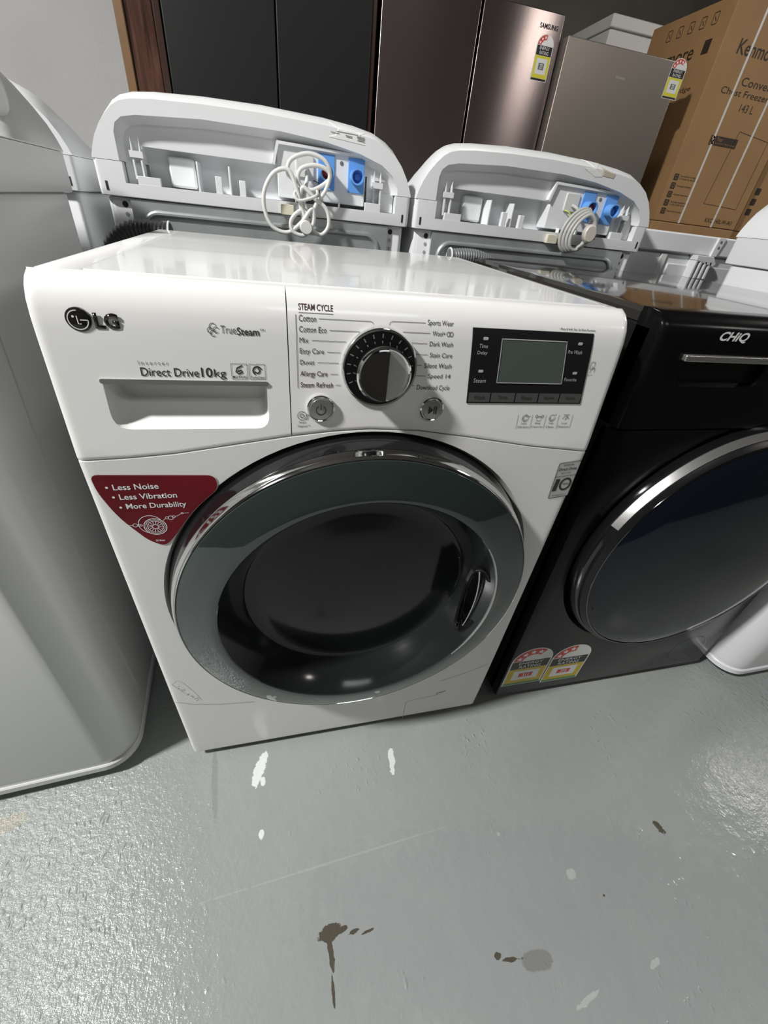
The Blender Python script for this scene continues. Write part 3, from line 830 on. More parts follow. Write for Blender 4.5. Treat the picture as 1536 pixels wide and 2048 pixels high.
for x, z, r in ((-0.2300, 0.6085, 0.0016), (-0.2262, 0.6082, 0.0028), (-0.2228, 0.6095, 0.0016), (-0.2130, 0.6140, 0.0010), (-0.2648, 0.6000, 0.0024), (-0.2610, 0.5998, 0.0014), (-0.2588, 0.5995, 0.0012)):
    stroke(circle(x, z, r, 14), 0.0006, ys, s_, 0.0010, closed=True)
stroke([(-0.2345, 0.6050), (-0.2316, 0.6080)], 0.0005, ys, s_, 0.0010); stroke([(-0.2215, 0.6095), (-0.2170, 0.6115), (-0.2140, 0.6138)], 0.0005, ys, s_, 0.0010); stroke([(-0.2120, 0.6140), (-0.2060, 0.6142)], 0.0005, ys, s_, 0.0010)
stroke([(-0.2672, 0.6000), (-0.2715, 0.6005)], 0.0005, ys, s_, 0.0010)
s_.build('motor_drawing', M['ink_white'], lower, flat=True)
lettering('DD Motor', -0.2485, -0.2385, 0.5740, 0.5768, ys, M['ink_white'], lower, 0.01, 0.0010)
# warranty label
s_ = MB()
wp = [(0.2625, 0.6650), (0.2945, 0.6690), (0.3000 - 0.0035, 0.6110), (0.2665, 0.6070)]
wq = rpoly(wp, 0.002, 3)
decal(wq, ys, s_, 0.0005, 0); stroke(wq, 0.0008, ys, s_, 0.0009, 1, True)
stroke([(0.2640, 0.6430), (0.2955, 0.6465)], 0.0006, ys, s_, 0.0009, 1)
s_.build('warranty_label', [M['label_silver'], M['ink']], lower, flat=True)
for t, x0, x1, z0, z1, bd in (('INVERTER', 0.2705, 0.2855, 0.6608, 0.6628, 0.01), ('Direct Drive', 0.2655, 0.2920, 0.6528, 0.6572, 0.012), ('M O T O R', 0.2715, 0.2855, 0.6482, 0.6500, 0.01), ('1', 0.2675, 0.2735, 0.6195, 0.6395, 0.04), ('YEAR', 0.2800, 0.2895, 0.6300, 0.6325, 0.01), ('W A R R A N T Y', 0.2710, 0.2925, 0.6108, 0.6128, 0.01)):
    lettering(t, x0, x1, z0, z1, ys, M['ink'], lower, bd, 0.0009, dz=0.0022 * (x1 - x0) / 0.027)
s_ = MB(); stroke(circle(0.2846, 0.6312, 0.0078, 24, rz=0.0092), 0.0028, ys, s_, 0.0009, closed=True); s_.build('warranty_ring', M['ink'], lower, flat=True)


def hose(pts, r, pitch, m, parent, name):
    P = spline(pts, 40); L = [0]
    for a, b in zip(P, P[1:]): L.append(L[-1] + (b - a).length)
    tot = L[-1]; n = int(tot / pitch) * 6; Q = []; R = []; j = 0
    for i in range(n + 1):
        d = tot * i / n
        while j < len(L) - 2 and L[j + 1] < d: j += 1
        t = (d - L[j]) / max(1e-9, L[j + 1] - L[j]); Q.append(P[j].lerp(P[j + 1], min(1, t)))
        R.append(r * (0.94 + 0.06 * cos(2 * pi * d / pitch)))
    return MB().tube(Q, r, 20, rad=R).build(name, m, parent, angle=60)


hose([(-0.402, 0.603, 0.60), (-0.402, 0.603, 0.74), (-0.392, 0.603, 0.800), (-0.362, 0.603, 0.830), (-0.325, 0.602, 0.838), (-0.285, 0.598, 0.836)], 0.0225, 0.0070, M['hose_black'], LG, 'drain_hose')
MB().tube([(-0.285 + 0.0, 0.598 + 0.024 * cos(a), 0.836 + 0.024 * sin(a)) for a in [2 * pi * k / 24 for k in range(24)]], 0.0018, 8, closed=True).build('hose_clip', M['white_plastic'], LG)
MB().box(-0.286, -0.278, 0.556, 0.598, 0.80, 0.815).build('hose_bracket', M['white_plastic'], LG)


# ------------------------------------------------------------------ energy rating label
def energy_label(parent, to, w, h, yellow, name='energy_label', stars=4, bottom='label_green', dark=True):
    """arched label; local u in 0..w, v in 0..h, mapped on a surface by to(u, v, off)"""
    hb = h - w * 0.44                                  # spring line of the arch
    s_ = MB()
    arch = [(0, 0), (w, 0), (w, hb)] + [(w / 2 + w / 2 * cos(a), hb + (h - hb) * sin(a)) for a in [pi * k / 20 for k in range(1, 20)]] + [(0, hb)]
    decal(arch, None, s_, 0.0003, 0, to)
    o = s_.build(name, M['label_white'], parent, flat=True)
    ins = w * 0.035
    s_ = MB()
    n = 20; a0, a1 = pi * 0.98, pi * (0.98 - 0.17 * stars)
    vs = []; fs = []
    for k in range(n + 1):
        a = a0 + (a1 - a0) * k / n
        for r in (1 - 0.07, 0.50):
            vs.append(to(w / 2 + w / 2 * r * cos(a), hb + (h - hb) * r * sin(a), 0.0006))
    for k in range(n): fs.append((2 * k, 2 * k + 1, 2 * k + 3, 2 * k + 2))
    s_.add(vs, fs)
    s_.build('star_band', M['label_red'], o, flat=True)
    for k in range(stars):
        a = a0 + (a1 - a0) * (k + 0.5) / stars
        s2 = MB(); decal(star(w / 2 + w / 2 * 0.71 * cos(a), hb + (h - hb) * 0.71 * sin(a), w * 0.08), None, s2, 0.0008, 0, to)
        s2.build('star', M['ink_white'], o, flat=True)
    zb = hb - h * 0.205
    s_ = MB(); decal([(ins, zb), (w - ins, zb), (w - ins, hb), (ins, hb)], None, s_, 0.0005, 0, to); s_.build('title_band', M['label_black'], o, flat=True)
    lettering('ENERGY', w * 0.2, w * 0.8, hb - h * 0.085, hb - h * 0.015, None, M['ink_white'], o, 0.0, 0.0009, to=to)
    lettering('RATING', w * 0.24, w * 0.78, hb - h * 0.185, hb - h * 0.110, None, M['ink_white'], o, 0.0, 0.0009, to=to)
    s_ = MB(); decal([(ins, h * 0.065), (w - ins, h * 0.065), (w - ins, zb - h * 0.005), (ins, zb - h * 0.005)], None, s_, 0.0005, 0, to); s_.build('usage_panel', M[yellow], o, flat=True)
    s_ = MB(); decal([(w * 0.17, h * 0.15), (w * 0.83, h * 0.15), (w * 0.83, zb - h * 0.06), (w * 0.17, zb - h * 0.06)], None, s_, 0.0007, 0, to); s_.build('usage_box', M['label_white'], o, flat=True)
    zt = zb - h * 0.06; zm = (h * 0.15 + zt) / 2; dh = (zt - h * 0.15) * 0.21
    cred = bottom == 'label_green'
    s_ = MB(); decal([(w * 0.33, zm - dh), (w * 0.67, zm - dh), (w * 0.67, zm + dh), (w * 0.33, zm + dh)], None, s_, 0.0009, 0, to)
    s_.build('usage_bar', M['label_red'] if cred else M['ink_line'], o, flat=True)
    lettering('311' if cred and stars == 4 else '273', w * 0.42, w * 0.58, zm - dh * 0.75, zm + dh * 0.75, None, M['ink_white'], o, 0.02, 0.0011, to=to)
    s_ = MB(); decal([(ins, h * 0.012), (w - ins, h * 0.012), (w - ins, h * 0.06), (ins, h * 0.06)], None, s_, 0.0005, 0, to); s_.build('foot_band', M[bottom], o, flat=True)
    return o


# ------------------------------------------------------------------ the black front loader (local: front at y = 0, centre x = 0)
CQ = empty('front_load_washer', (0.657, 0.010, 0), 0, 'black front loading washing machine with two energy rating labels near its bottom corner', 'washing machine')
plane0 = lambda x, z: 0.0
bd = MB().prismz(rrect(-0.30, 0.30, 0.012, 0.60, 0.008, 3), 0.020, 0.832)
bd.build('body', M['graphite'], CQ, bevel=0.004)
tpp = [(-0.300, 0.832), (-0.300, 0.843), (-0.296, 0.8485), (-0.288, 0.8500), (0.288, 0.8500), (0.296, 0.8485), (0.300, 0.843), (0.300, 0.832)]
MB().prism(tpp, 0.045, 0.598).build('top_panel', M['black_top'], CQ)
# control panel with a rounded upper edge
prof = [(0.034, 0.700), (0.0, 0.7005), (0.0, 0.826), (0.0015, 0.835), (0.006, 0.842), (0.014, 0.8475), (0.026, 0.8500), (0.044, 0.8500), (0.044, 0.700)]
xs = [-0.300, -0.2985, -0.295, -0.289]; xo = [0.012, 0.005, 0.0015, 0.0]
rows = []
for x, o_ in list(zip(xs, xo)) + [(0.289, 0), (0.295, 0.0015), (0.2985, 0.005), (0.300, 0.012)]:
    rows.append([(x, min(0.044, y + (o_ if y < 0.03 else 0)), z) for y, z in prof])
cp = MB().loft(rows).build('control_panel', M['graphite_front'], CQ)
# drawer pocket
pk = MB().loft([[(x, -0.02, z) for x, z in rpoly([(-0.244, 0.7975), (-0.100, 0.7975), (-0.100, 0.7590), (-0.244, 0.7590)], [0.002, 0.002, 0.012, 0.012], 5)],
                [(x, 0.030, z) for x, z in rpoly([(-0.240, 0.7975), (-0.104, 0.7975), (-0.106, 0.7680), (-0.238, 0.7680)], [0.002, 0.002, 0.008, 0.008], 5)]])
carve(cp, [pk])
MB().prism(rrect(-0.251, -0.108, 0.7965, 0.8045, 0.002, 3), -0.006, 0.004).build('pocket_handle', M['satin_metal'], CQ, bevel=0.001)
lettering('CHiQ', -0.2095, -0.1630, 0.8205, 0.8335, plane0, M['ink_white'], cp, 0.03, 0.0008, slant=0.25)
MB().box(0.03, 0.25, -0.0006, 0.002, 0.765, 0.815).build('display', M['black_panel'], CQ, bevel=0.0003)
fr = MB().box(-0.300, 0.300, 0.0, 0.034, 0.022, 0.699).build('front_panel', M['graphite_front'], CQ, bevel=0.004)
QC = (-0.005, 0, 0.452)
carve(fr, [MB().lathe([(0.262, -0.05), (0.262, 0.0), (0.250, 0.014), (0.250, 0.06)], QC, 'y', 96, caps=True)])
MB().box(-0.24, 0.24, 0.0345, 0.2, 0.2, 0.695).build('drum_housing', M['dark'], CQ)
dq = empty('door', (0, 0, 0)); dq.parent = CQ
MB().lathe([(0.250, 0.030), (0.2530, -0.004), (0.2505, -0.018), (0.2465, -0.0225)], QC, 'y', 128).build('door_rim', M['black_gloss'], dq)
MB().lathe([(0.2500, -0.010), (0.2520, -0.0150), (0.2470, -0.0262), (0.2465, -0.0270)], QC, 'y', 128, 0, radians(20), radians(160)).build('door_band', M['satin_metal'], dq)
MB().lathe([(0.2470, -0.0200), (0.2465, -0.0285), (0.2400, -0.0345), (0.2388, -0.0352)], QC, 'y', 128).build('dark_ring', M['graphite'], dq)
MB().lathe([(0.2390, -0.0340), (0.2388, -0.0362), (0.2372, -0.0366), (0.2366, -0.034)], QC, 'y', 128).build('chrome_ring', M['dark_chrome'], dq)
MB().lathe([(0.2368, -0.0350), (0.230, -0.0385), (0.20, -0.0455), (0.14, -0.0525), (0.07, -0.056), (0.0005, -0.057)], QC, 'y', 128).build('door_glass', M['glass_blue'], dq)
# filter cover
s_ = MB(); stroke(circle(0.215, 0.092, 0.050, 40), 0.0014, plane0, s_, 0.0005, closed=True)
s_.build('filter_cover', M['black_gloss'], fr, flat=True)
for sx in (-1, 1):
    for yy in (0.06, 0.54):
        MB().lathe([(0.022, 0), (0.024, 0.004), (0.018, 0.010), (0.018, 0.0215)], (sx * 0.255, yy, 0), 'z', 20, caps=True).build('foot', M['dark'], CQ)
energy_label(CQ, lambda u, v, o: (-0.2995 + 0.0035 + u, 0.0 - o, 0.060 + v), 0.100, 0.135, 'label_yellow')
energy_label(CQ, lambda u, v, o: (-0.1935 + u, 0.0 - o, 0.050 + v), 0.100, 0.135, 'label_yellow', stars=3)
s_ = MB(); stroke([(-0.014, 0.191), (-0.018, 0.188), (-0.004, 0.190)], 0.002, plane0, s_); s_.build('scratch', M['ink_light'], fr, flat=True)
hose([(-0.352, 0.622, 0.842), (-0.318, 0.624, 0.846), (-0.275, 0.626, 0.844), (-0.235, 0.628, 0.826), (-0.214, 0.630, 0.78), (-0.210, 0.630, 0.65)], 0.0175, 0.0062, M['hose_grey'], CQ, 'drain_hose')
MB().box(-0.25, -0.17, 0.598, 0.622, 0.63, 0.66).build('hose_bracket', M['white_plastic'], CQ)
MB().tube([(-0.352, 0.622 + 0.0185 * cos(a), 0.842 + 0.0185 * sin(a)) for a in [2 * pi * k / 24 for k in range(24)]], 0.0022, 8, closed=True).build('hose_clip', M['white_plastic'], CQ)


# ------------------------------------------------------------------ top loaders (local: back at y = 0 facing -y, front at y = 0.58)
ARCH = [(-0.307, 0.945), (-0.302, 0.962), (-0.294, 0.982), (-0.283, 1.001), (-0.270, 1.018), (-0.257, 1.032), (-0.243, 1.041), (-0.225, 1.0465), (-0.187, 1.051), (-0.104, 1.0555), (0, 1.057), (0.119, 1.0535), (0.18, 1.0485), (0.219, 1.0425), (0.245, 1.032), (0.263, 1.020), (0.281, 1.000), (0.294, 0.978), (0.302, 0.960), (0.307, 0.945)]
GPROF = [(0.0, 0.86), (0.006, 0.90), (0.020, 0.965), (0.040, 1.0), (0.060, 0.99), (0.090, 0.93), (0.125, 0.80), (0.16, 0.60), (0.195, 0.36), (0.225, 0.17), (0.25, 0.06), (0.28, 0.0)]
RIM = [(-0.262, 0.912), (-0.261, 0.985), (-0.256, 0.998), (-0.244, 1.007), (-0.22, 1.012), (-0.11, 1.0195), (0.034, 1.020), (0.12, 1.0145), (0.19, 1.004), (0.238, 0.991), (0.262, 0.976), (0.276, 0.955), (0.278, 0.912)]


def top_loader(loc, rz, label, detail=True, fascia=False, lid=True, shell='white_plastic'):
    W = empty('top_load_washer', loc, rz, label, 'washing machine')
    body = []
    for (a, z) in ((0.292, 0.030), (0.2975, 0.040), (0.300, 0.060), (0.300, 0.886), (0.298, 0.8885)):
        k = a / 0.300
        poly = []
        for cx, cy, r, a0 in ((0.300 - 0.055, 0.58 - 0.055, 0.055, 0), (-0.300 + 0.055, 0.58 - 0.055, 0.055, pi / 2), (-0.300 + 0.012, 0.024, 0.012, pi), (0.300 - 0.012, 0.024, 0.012, 1.5 * pi)):
            for j in range(9):
                t = a0 + pi / 2 * j / 8; poly.append(((cx + r * cos(t)) * k, 0.29 + (cy + r * sin(t) - 0.29) * k, z))
        body.append(poly)
    bo = MB().loft(body).build('body', M[shell], W, angle=40)
    for sx in (-1, 1):
        for yy in (0.07, 0.50):
            MB().lathe([(0.020, 0), (0.023, 0.005), (0.017, 0.012), (0.017, 0.0305)], (sx * 0.23, yy, 0), 'z', 16, caps=True).build('foot', M['dark'], W)
    rim = []
    for k, z in ((1.0, 0.0275), (1.006, 0.029), (1.007, 0.042), (1.0, 0.0445)):
        poly = []
        for cx, cy, r, a0 in ((0.245, 0.525, 0.055, 0), (-0.245, 0.525, 0.055, pi / 2), (-0.288, 0.024, 0.012, pi), (0.288, 0.024, 0.012, 1.5 * pi)):
            for j in range(9):
                t = a0 + pi / 2 * j / 8; poly.append(((cx + r * cos(t)) * k, 0.29 + (cy + r * sin(t) - 0.29) * k, z))
        rim.append(poly)
    MB().loft(rim).build('base_rim', M[shell], W, angle=40)
    # pressed lines down the sides
    for sx in (-1, 1):
        MB().tube([(sx * 0.3003, 0.470, 0.09), (sx * 0.3003, 0.478, 0.39), (sx * 0.3003, 0.432, 0.75), (sx * 0.3003, 0.426, 0.80)], 0.0012, 6).build('side_groove', M['grey_fill'], W)
    # plastic top cover
    def cover(off):
        poly = []
        for cx, cy, r, a0 in ((0.307 - 0.05, 0.585 - 0.05, 0.05, 0), (-0.307 + 0.05, 0.585 - 0.05, 0.05, pi / 2), (-0.307 + 0.008, 0.008, 0.008, pi), (0.307 - 0.008, 0.008, 0.008, 1.5 * pi)):
            for j in range(9):
                t = a0 + pi / 2 * j / 8; x = cx + r * cos(t); y = cy + r * sin(t); poly.append((x * (1 - off / 0.3), 0.29 + (y - 0.29) * (1 - off / 0.29)))
        return poly
    tc = MB().loft([[(x, y, z) for x, y in cover(o)] for o, z in ((0.004, 0.8895), (0.0005, 0.891), (0.0, 0.90), (0.0, 0.9435))]).build('top_cover', M[shell], W, angle=40)
    # console
    xs = [-0.3068, -0.3055] + [p[0] for p in ARCH[1:-1]] + [0.3055, 0.3068]
    xx = []
    for a, b in zip(xs, xs[1:]): xx += [a, a + (b - a) / 2]
    xx.append(xs[-1])
    gy = []
    for (a, _), (b, _) in zip(GPROF, GPROF[1:]): gy += [a, a + (b - a) / 2]
    gy.append(GPROF[-1][0])
    rows = []
    for x in xx:
        H = interp(x, ARCH) - 0.945
        rows.append([(x, y, 0.9445 + max(0.0008, H * interp(y, GPROF) + 0.0008)) for y in gy] + [(x, gy[-1], 0.9442), (x, 0, 0.9442)])
    co = MB().loft(rows).build('console', M[shell], W, angle=35)
    if lid:
        MB().prismz(rrect(-0.27, 0.27, 0.285, 0.56, 0.03, 5), 0.9438, 0.953).build('lid', M[shell], W, bevel=0.003)
    if fascia:
        sec = [(0.175 + 0.020 * cos(a) * (1 if cos(a) > 0 else 1.0), 0.993 + 0.026 * sin(a)) for a in [2 * pi * k / 20 for k in range(20)]]
        rg = []
        for x, k in ((-0.302, 0.35), (-0.3005, 0.7), (-0.296, 0.9), (-0.288, 1), (0.288, 1), (0.296, 0.9), (0.3005, 0.7), (0.302, 0.35)):
            rg.append([(x, 0.175 + (y - 0.175) * k, 0.993 + (z - 0.993) * k) for y, z in sec])
        MB().loft(rg).build('control_fascia', M[shell], W, angle=50)
    if not detail: return W
    sc = lambda k, kz: [(0.008 + (x - 0.008) * k, 0.912 + (z - 0.912) * kz) for x, z in RIM]
    cut = [MB().loft([[(x, -0.02, z) for x, z in RIM], [(x, 0.002, z) for x, z in RIM], [(x, 0.010, z) for x, z in sc(0.985, 0.975)], [(x, 0.021, z) for x, z in sc(0.965, 0.90)]]),
           MB().box(-0.222, 0.212, -0.01, 0.055, 0.9125, 0.9705)]
    carve(co, cut); carve(tc, [MB().box(-0.258, 0.274, -0.02, 0.056, 0.912, 0.97)])
    iw = MB()
    iw.box(-0.2225, 0.2125, 0.0535, 0.056, 0.9125, 0.9715)
    iw.box(-0.256, -0.222, 0.020, 0.024, 0.9125, 0.9455); iw.box(0.212, 0.272, 0.020, 0.024, 0.9125, 0.9455)
    iw.build('recess_wall', M['recess_plastic'], W)
    vb = MB().prism(rpoly([(0.026, 0.918), (0.026, 1.003), (0.100, 1.003), (0.207, 1.000), (0.207, 0.918)], 0.002, 2), 0.014, 0.054).build('valve_board', M['recess_plastic'], W, bevel=0.0015)
    MB().prism(rpoly([(0.016, 0.972), (0.026, 1.007), (0.208, 1.003), (0.208, 0.999), (0.030, 1.002), (0.021, 0.969)], 0.001, 2), 0.008, 0.054).build('board_rim', M['recess_plastic'], W)
    MB().prism(rrect(0.063, 0.099, 0.955, 0.990, 0.003, 3), 0.0105, 0.015).build('cord_plate', M['cord'], vb, bevel=0.001)
    for x0, col, dx in ((0.1075, 'red_valve', 0), (0.170, 'blue_valve_in', 0)):
        v = MB().box(x0, x0 + 0.0345, 0.0118, 0.016, 0.939, 0.997).build('inlet_valve', M['blue_valve'], W, bevel=0.001)
        cx = x0 + 0.0165; cz = 0.9665
        MB().lathe([(0.0135, 0.013), (0.0130, 0.003), (0.0138, -0.008), (0.0138, -0.013), (0.0112, -0.013), (0.0098, 0.000)], (cx, 0, cz), 'y', 28).build('inlet_port', M['blue_valve'], v)
        MB().lathe([(0.0100, -0.001), (0.0060, -0.001), (0.0055, -0.004), (0.0003, -0.005)], (cx, 0, cz), 'y', 20).build('inlet_filter', M[col], v)
    MB().lathe([(0.0038, 0.0142), (0.0036, 0.0132), (0.0003, 0.0128)], (0.156, 0, 0.986), 'y', 14).build('screw', M['hose_grey'], W)
    # upstanding teeth and ribs along the lower edge
    for x0, x1, y0, y1, z1 in ((-0.095, -0.083, 0.001, 0.012, 0.939), (-0.050, -0.038, 0.001, 0.012, 0.937), (-0.0695, -0.066, 0.008, 0.054, 0.957), (-0.128, -0.1245, 0.006, 0.054, 0.958), (0.060, 0.0625, 0.002, 0.015, 0.921), (0.110, 0.1125, 0.002, 0.015, 0.921), (0.150, 0.1525, 0.002, 0.015, 0.921)):
        MB().box(x0, x1, y0, y1, 0.9115, z1).build('rib', M['recess_plastic'], W, bevel=0.0008)
    MB().prism(rrect(-0.183, -0.134, 0.914, 0.962, 0.005, 3), 0.036, 0.054).build('rear_pocket', M['recess_plastic'], W, bevel=0.004)
    for x0, x1, z1 in ((-0.236, -0.196, 0.925), (0.207, 0.241, 0.926)):
        MB().box(x0, x1, 0.0005, 0.010, 0.9115, z1).build('edge_tab', M[shell], W, bevel=0.0006)
    for hx in (-0.232, 0.232):
        hk = MB()
        for dx in (-0.008, 0.006):
            hk.add([(hx + dx, 0.006, 0.920), (hx + dx + 0.003, 0.006, 0.920), (hx + dx + 0.003, 0.006, 0.958), (hx + dx, 0.006, 0.958), (hx + dx + 0.0015, 0.010, 0.982),
                    (hx + dx, 0.022, 0.920), (hx + dx + 0.003, 0.022, 0.920), (hx + dx + 0.003, 0.022, 0.964), (hx + dx, 0.022, 0.964)],
                   [(0, 1, 2, 3), (3, 2, 4), (0, 3, 8, 5), (1, 6, 7, 2), (3, 4, 8), (2, 7, 4), (4, 7, 8), (0, 5, 6, 1), (5, 8, 7, 6)])
        hk.box(hx - 0.011, hx + 0.012, 0.004, 0.012, 0.952, 0.962)
        hk.build('lid_hinge', M[shell], W)
    MB().prism(rrect(0.029, 0.056, 0.889, 0.907, 0.002, 3), -0.010, 0.004).build('cord_clip', M['cream'], W, bevel=0.001)
    for sx in (-1, 1):
        MB().box(sx * 0.292 - 0.002, sx * 0.292 + 0.002, -0.0006, 0.002, 0.898, 0.912).build('slot', M['dark'], W)
        for z, r in ((0.878, 0.0052), (0.862, 0.0034), (0.846, 0.0034)):
            MB().lathe([(r, 0.0112), (0.0003, 0.0110)], (sx * 0.270, 0, z), 'y', 16).build('screw_hole', M['dark'] if z > .87 else M['grey_fill'], W)
    # galvanised back sheet with its pressed frame
    bp = MB().box(-0.258, 0.262, 0.004, 0.0125, 0.05, 0.888)
    bp.tube([(x, 0.0035, z) for x, z in rrect(-0.238, 0.240, 0.08, 0.868, 0.028, 8)], 0.0055, 10, closed=True)
    bp.build('back_sheet', M['galv'], W)
    return W


def px_cord(pts, ox, oy, k, y0):
    return [((u * k + ox), y0 + d, (oy - v * k)) for u, v, d in pts]


A = top_loader((-0.102, 0.66, 0), 0, 'white top loading washer seen from behind, tangled white power cord hanging over its back')
# its cord: plate -> tangle (local coordinates)
CP = [(0.081, 0.009, 0.972), (0.084, 0.000, 0.955), (0.078, -0.012, 0.930), (0.072, -0.014, 0.905), (0.058, -0.016, 0.945), (0.045, -0.018, 0.958), (0.052, -0.014, 0.979), (0.085, -0.012, 0.992), (0.118, -0.012, 0.985), (0.130, -0.012, 0.962), (0.112, -0.014, 0.944), (0.085, -0.018, 0.934),
      (0.066, -0.020, 0.946), (0.070, -0.022, 0.966), (0.100, -0.022, 0.975), (0.127, -0.021, 0.966), (0.120, -0.020, 0.938), (0.100, -0.021, 0.912), (0.090, -0.023, 0.880), (0.082, -0.024, 0.868), (0.074, -0.024, 0.885), (0.068, -0.024, 0.915), (0.074, -0.026, 0.938), (0.098, -0.026, 0.922),
      (0.122, -0.026, 0.905), (0.126, -0.026, 0.878), (0.110, -0.026, 0.861), (0.088, -0.028, 0.872), (0.072, -0.028, 0.900), (0.062, -0.028, 0.932), (0.046, -0.027, 0.962), (0.018, -0.026, 0.955), (-0.002, -0.026, 0.925), (-0.003, -0.026, 0.893), (0.012, -0.027, 0.866), (0.042, -0.028, 0.860),
      (0.070, -0.030, 0.880), (0.092, -0.030, 0.905), (0.094, -0.028, 0.880), (0.076, -0.030, 0.858), (0.052, -0.030, 0.862), (0.048, -0.029, 0.880), (0.062, -0.028, 0.896), (0.078, -0.026, 0.900), (0.082, -0.028, 0.880), (0.080, -0.030, 0.866)]
pc = MB().tube(spline(CP, 8), 0.0040, 10).build('power_cord', M['cord'], A, angle=60)
MB().lathe([(0.0003, -0.014), (0.011, -0.014), (0.0125, -0.010), (0.0125, 0.002), (0.008, 0.010), (0.0045, 0.016), (0.0003, 0.016)], (0.078, -0.034, 0.872), 'y', 24).build('plug', M['cord'], pc)
MB().tube(spline([(0.068, -0.018, 0.935), (0.056, -0.033, 0.925), (0.066, -0.037, 0.916), (0.098, -0.034, 0.926), (0.100, -0.015, 0.936)], 8, True), 0.0028, 8, closed=True).build('cord_tie', M['cord'], pc)
MB().tube(spline([(0.098, 0.009, 0.952), (0.110, -0.006, 0.945), (0.104, -0.006, 0.925), (0.092, -0.002, 0.918)], 8), 0.0010, 6).build('wire', M['dark'], pc)
al = MB()
ysl = lambda x, z: 0.0 - 0.0006 + max(0, (z - 1.0375) * 1.1)


def band_to(x, z, off):
    """point on the console's rear band: z below ~1.04 on the upright face, above it on the sloped top"""
    H = interp(x, ARCH) - 0.945; zb = 0.9453 + H * 0.86
    if z <= zb: return (x, -off, z)
    t = min(1.0, (z - zb) / (H * 0.14))
    y = 0.04 * t
    return (x, y - off * 0.5, 0.9453 + H * interp(y, GPROF) + off)


decal([(0.128, 1.043), (0.1275, 1.023), (0.200, 1.018), (0.202, 1.034)], None, al, 0.0006, 0, band_to)
for x0, x1, z in ((0.142, 0.185, 1.0325), (0.183, 0.199, 1.0295), (0.183, 0.199, 1.0275), (0.185, 0.199, 1.0255), (0.160, 0.174, 1.0285), (0.162, 0.174, 1.0265), (0.131, 0.148, 1.0305), (0.184, 0.199, 1.0235)):
    stroke([(x0, z), (x1, z - 0.001)], 0.0010, None, al, 0.0010, 1, to=band_to)
al.build('rating_sticker', [M['label_white'], M['ink_line']], A, flat=True)

B = top_loader((0.523, 0.656, 0), 0, 'white top loading washer seen from behind, grey cord coiled round its cream plug')
ccx, ccz = 0.096, 0.921
CPB = [(0.083, 0.010, 0.968), (0.090, -0.004, 0.962), (0.102, -0.006, 0.948)]
for k in range(0, 4 * 16 + 6):
    a = pi * 0.42 - 2 * pi * k / 16
    sh = 0.003 * (k / 16.0)
    ex = 0.040 - 0.0035 * (k // 16) ; ez = 0.047 - 0.003 * (k // 16)
    CPB.append((ccx + ex * cos(a) * 0.92 + ez * sin(a) * 0.22 + sh, -0.010 - 0.0048 * (k / 16.0), ccz + ez * sin(a) * 0.95 - 0.001 * k / 16))
CPB += [(0.100, -0.034, 0.886), (0.112, -0.037, 0.897)]
pb = MB().tube(spline(CPB, 4), 0.0038, 10).build('power_cord', M['cord_grey'], B, angle=60)
plug = MB().loft([[(0.112 + 0.30 * t + (r * cos(a)) * 0.86, -0.047 + t, 0.917 + r * sin(a)) for a in [2 * pi * k / 28 for k in range(28)]] for r, t in ((0.0001, -0.012), (0.015, -0.012), (0.0182, -0.009), (0.0188, 0.0), (0.0182, 0.010), (0.012, 0.016), (0.0001, 0.016))], False)
plug.build('plug', M['plug_cream'], pb)
MB().tube(spline([(0.066, 0.010, 0.957), (0.074, 0.002, 0.954), (0.084, 0.000, 0.944)], 8), 0.0013, 6).build('earth_wire', M['earth_wire'], pb)
MB().box(0.131, 0.140, -0.036, -0.006, 0.906, 0.913).build('cord_tie', M['dark'], pb, bevel=0.001)
tr = MB()
decal([(0.080, 1.036), (0.084, 1.052), (0.128, 1.047), (0.132, 1.026), (0.112, 1.024)], None, tr, 0.0006, 0, band_to)
decal([(0.124, 1.040), (0.164, 1.034), (0.162, 1.026), (0.130, 1.028)], None, tr, 0.0009, 1, band_to)
tr.build('tape_remnant', [M['label_white'], M['tape']], B, flat=True)

C_ = top_loader((-0.757, 0.690, 0), 0, 'white top loading washer seen from behind against the wall, partly hidden by the nearest machine')
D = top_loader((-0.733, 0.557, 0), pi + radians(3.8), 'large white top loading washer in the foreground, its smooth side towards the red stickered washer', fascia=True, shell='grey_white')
F_ = top_loader((1.285, 0.535, 0), pi, 'white top loading washer standing beside the black front loader on its far side')

# ------------------------------------------------------------------ the low white machine behind the black one
E_ = empty('top_load_washer', (1.155, 0.755, 0), 0, 'low white washer without a raised console, comb shaped bracket on its back edge', 'washing machine')
MB().prismz(rrect(-0.25, 0.33, 0.012, 0.56, 0.012, 3), 0.03, 0.893).build('body', M['white_plastic'], E_, bevel=0.003)
MB().prismz(rrect(-0.255, 0.335, 0.0, 0.565, 0.012, 3), 0.897, 0.9445).build('top_cover', M['white_plastic'], E_, bevel=0.004)
MB().box(-0.245, 0.325, 0.014, 0.55, 0.8925, 0.8975).build('seam_strip', M['grey_fill'], E_)
for sx in (-0.2, 0.28):
    for yy in (0.06, 0.5):
        MB().lathe([(0.020, 0), (0.023, 0.005), (0.017, 0.012), (0.017, 0.0305)], (sx, yy, 0), 'z', 16, caps=True).build('foot', M['dark'], E_)
MB().box(-0.155, -0.135, 0.006, 0.0125, 0.5, 0.8925).build('corner_flange', M['label_white'], E_, bevel=0.001)
MB().box(-0.12, 0.30, 0.008, 0.0125, 0.5, 0.870).build('back_sheet', M['white_plastic'], E_, bevel=0.002)
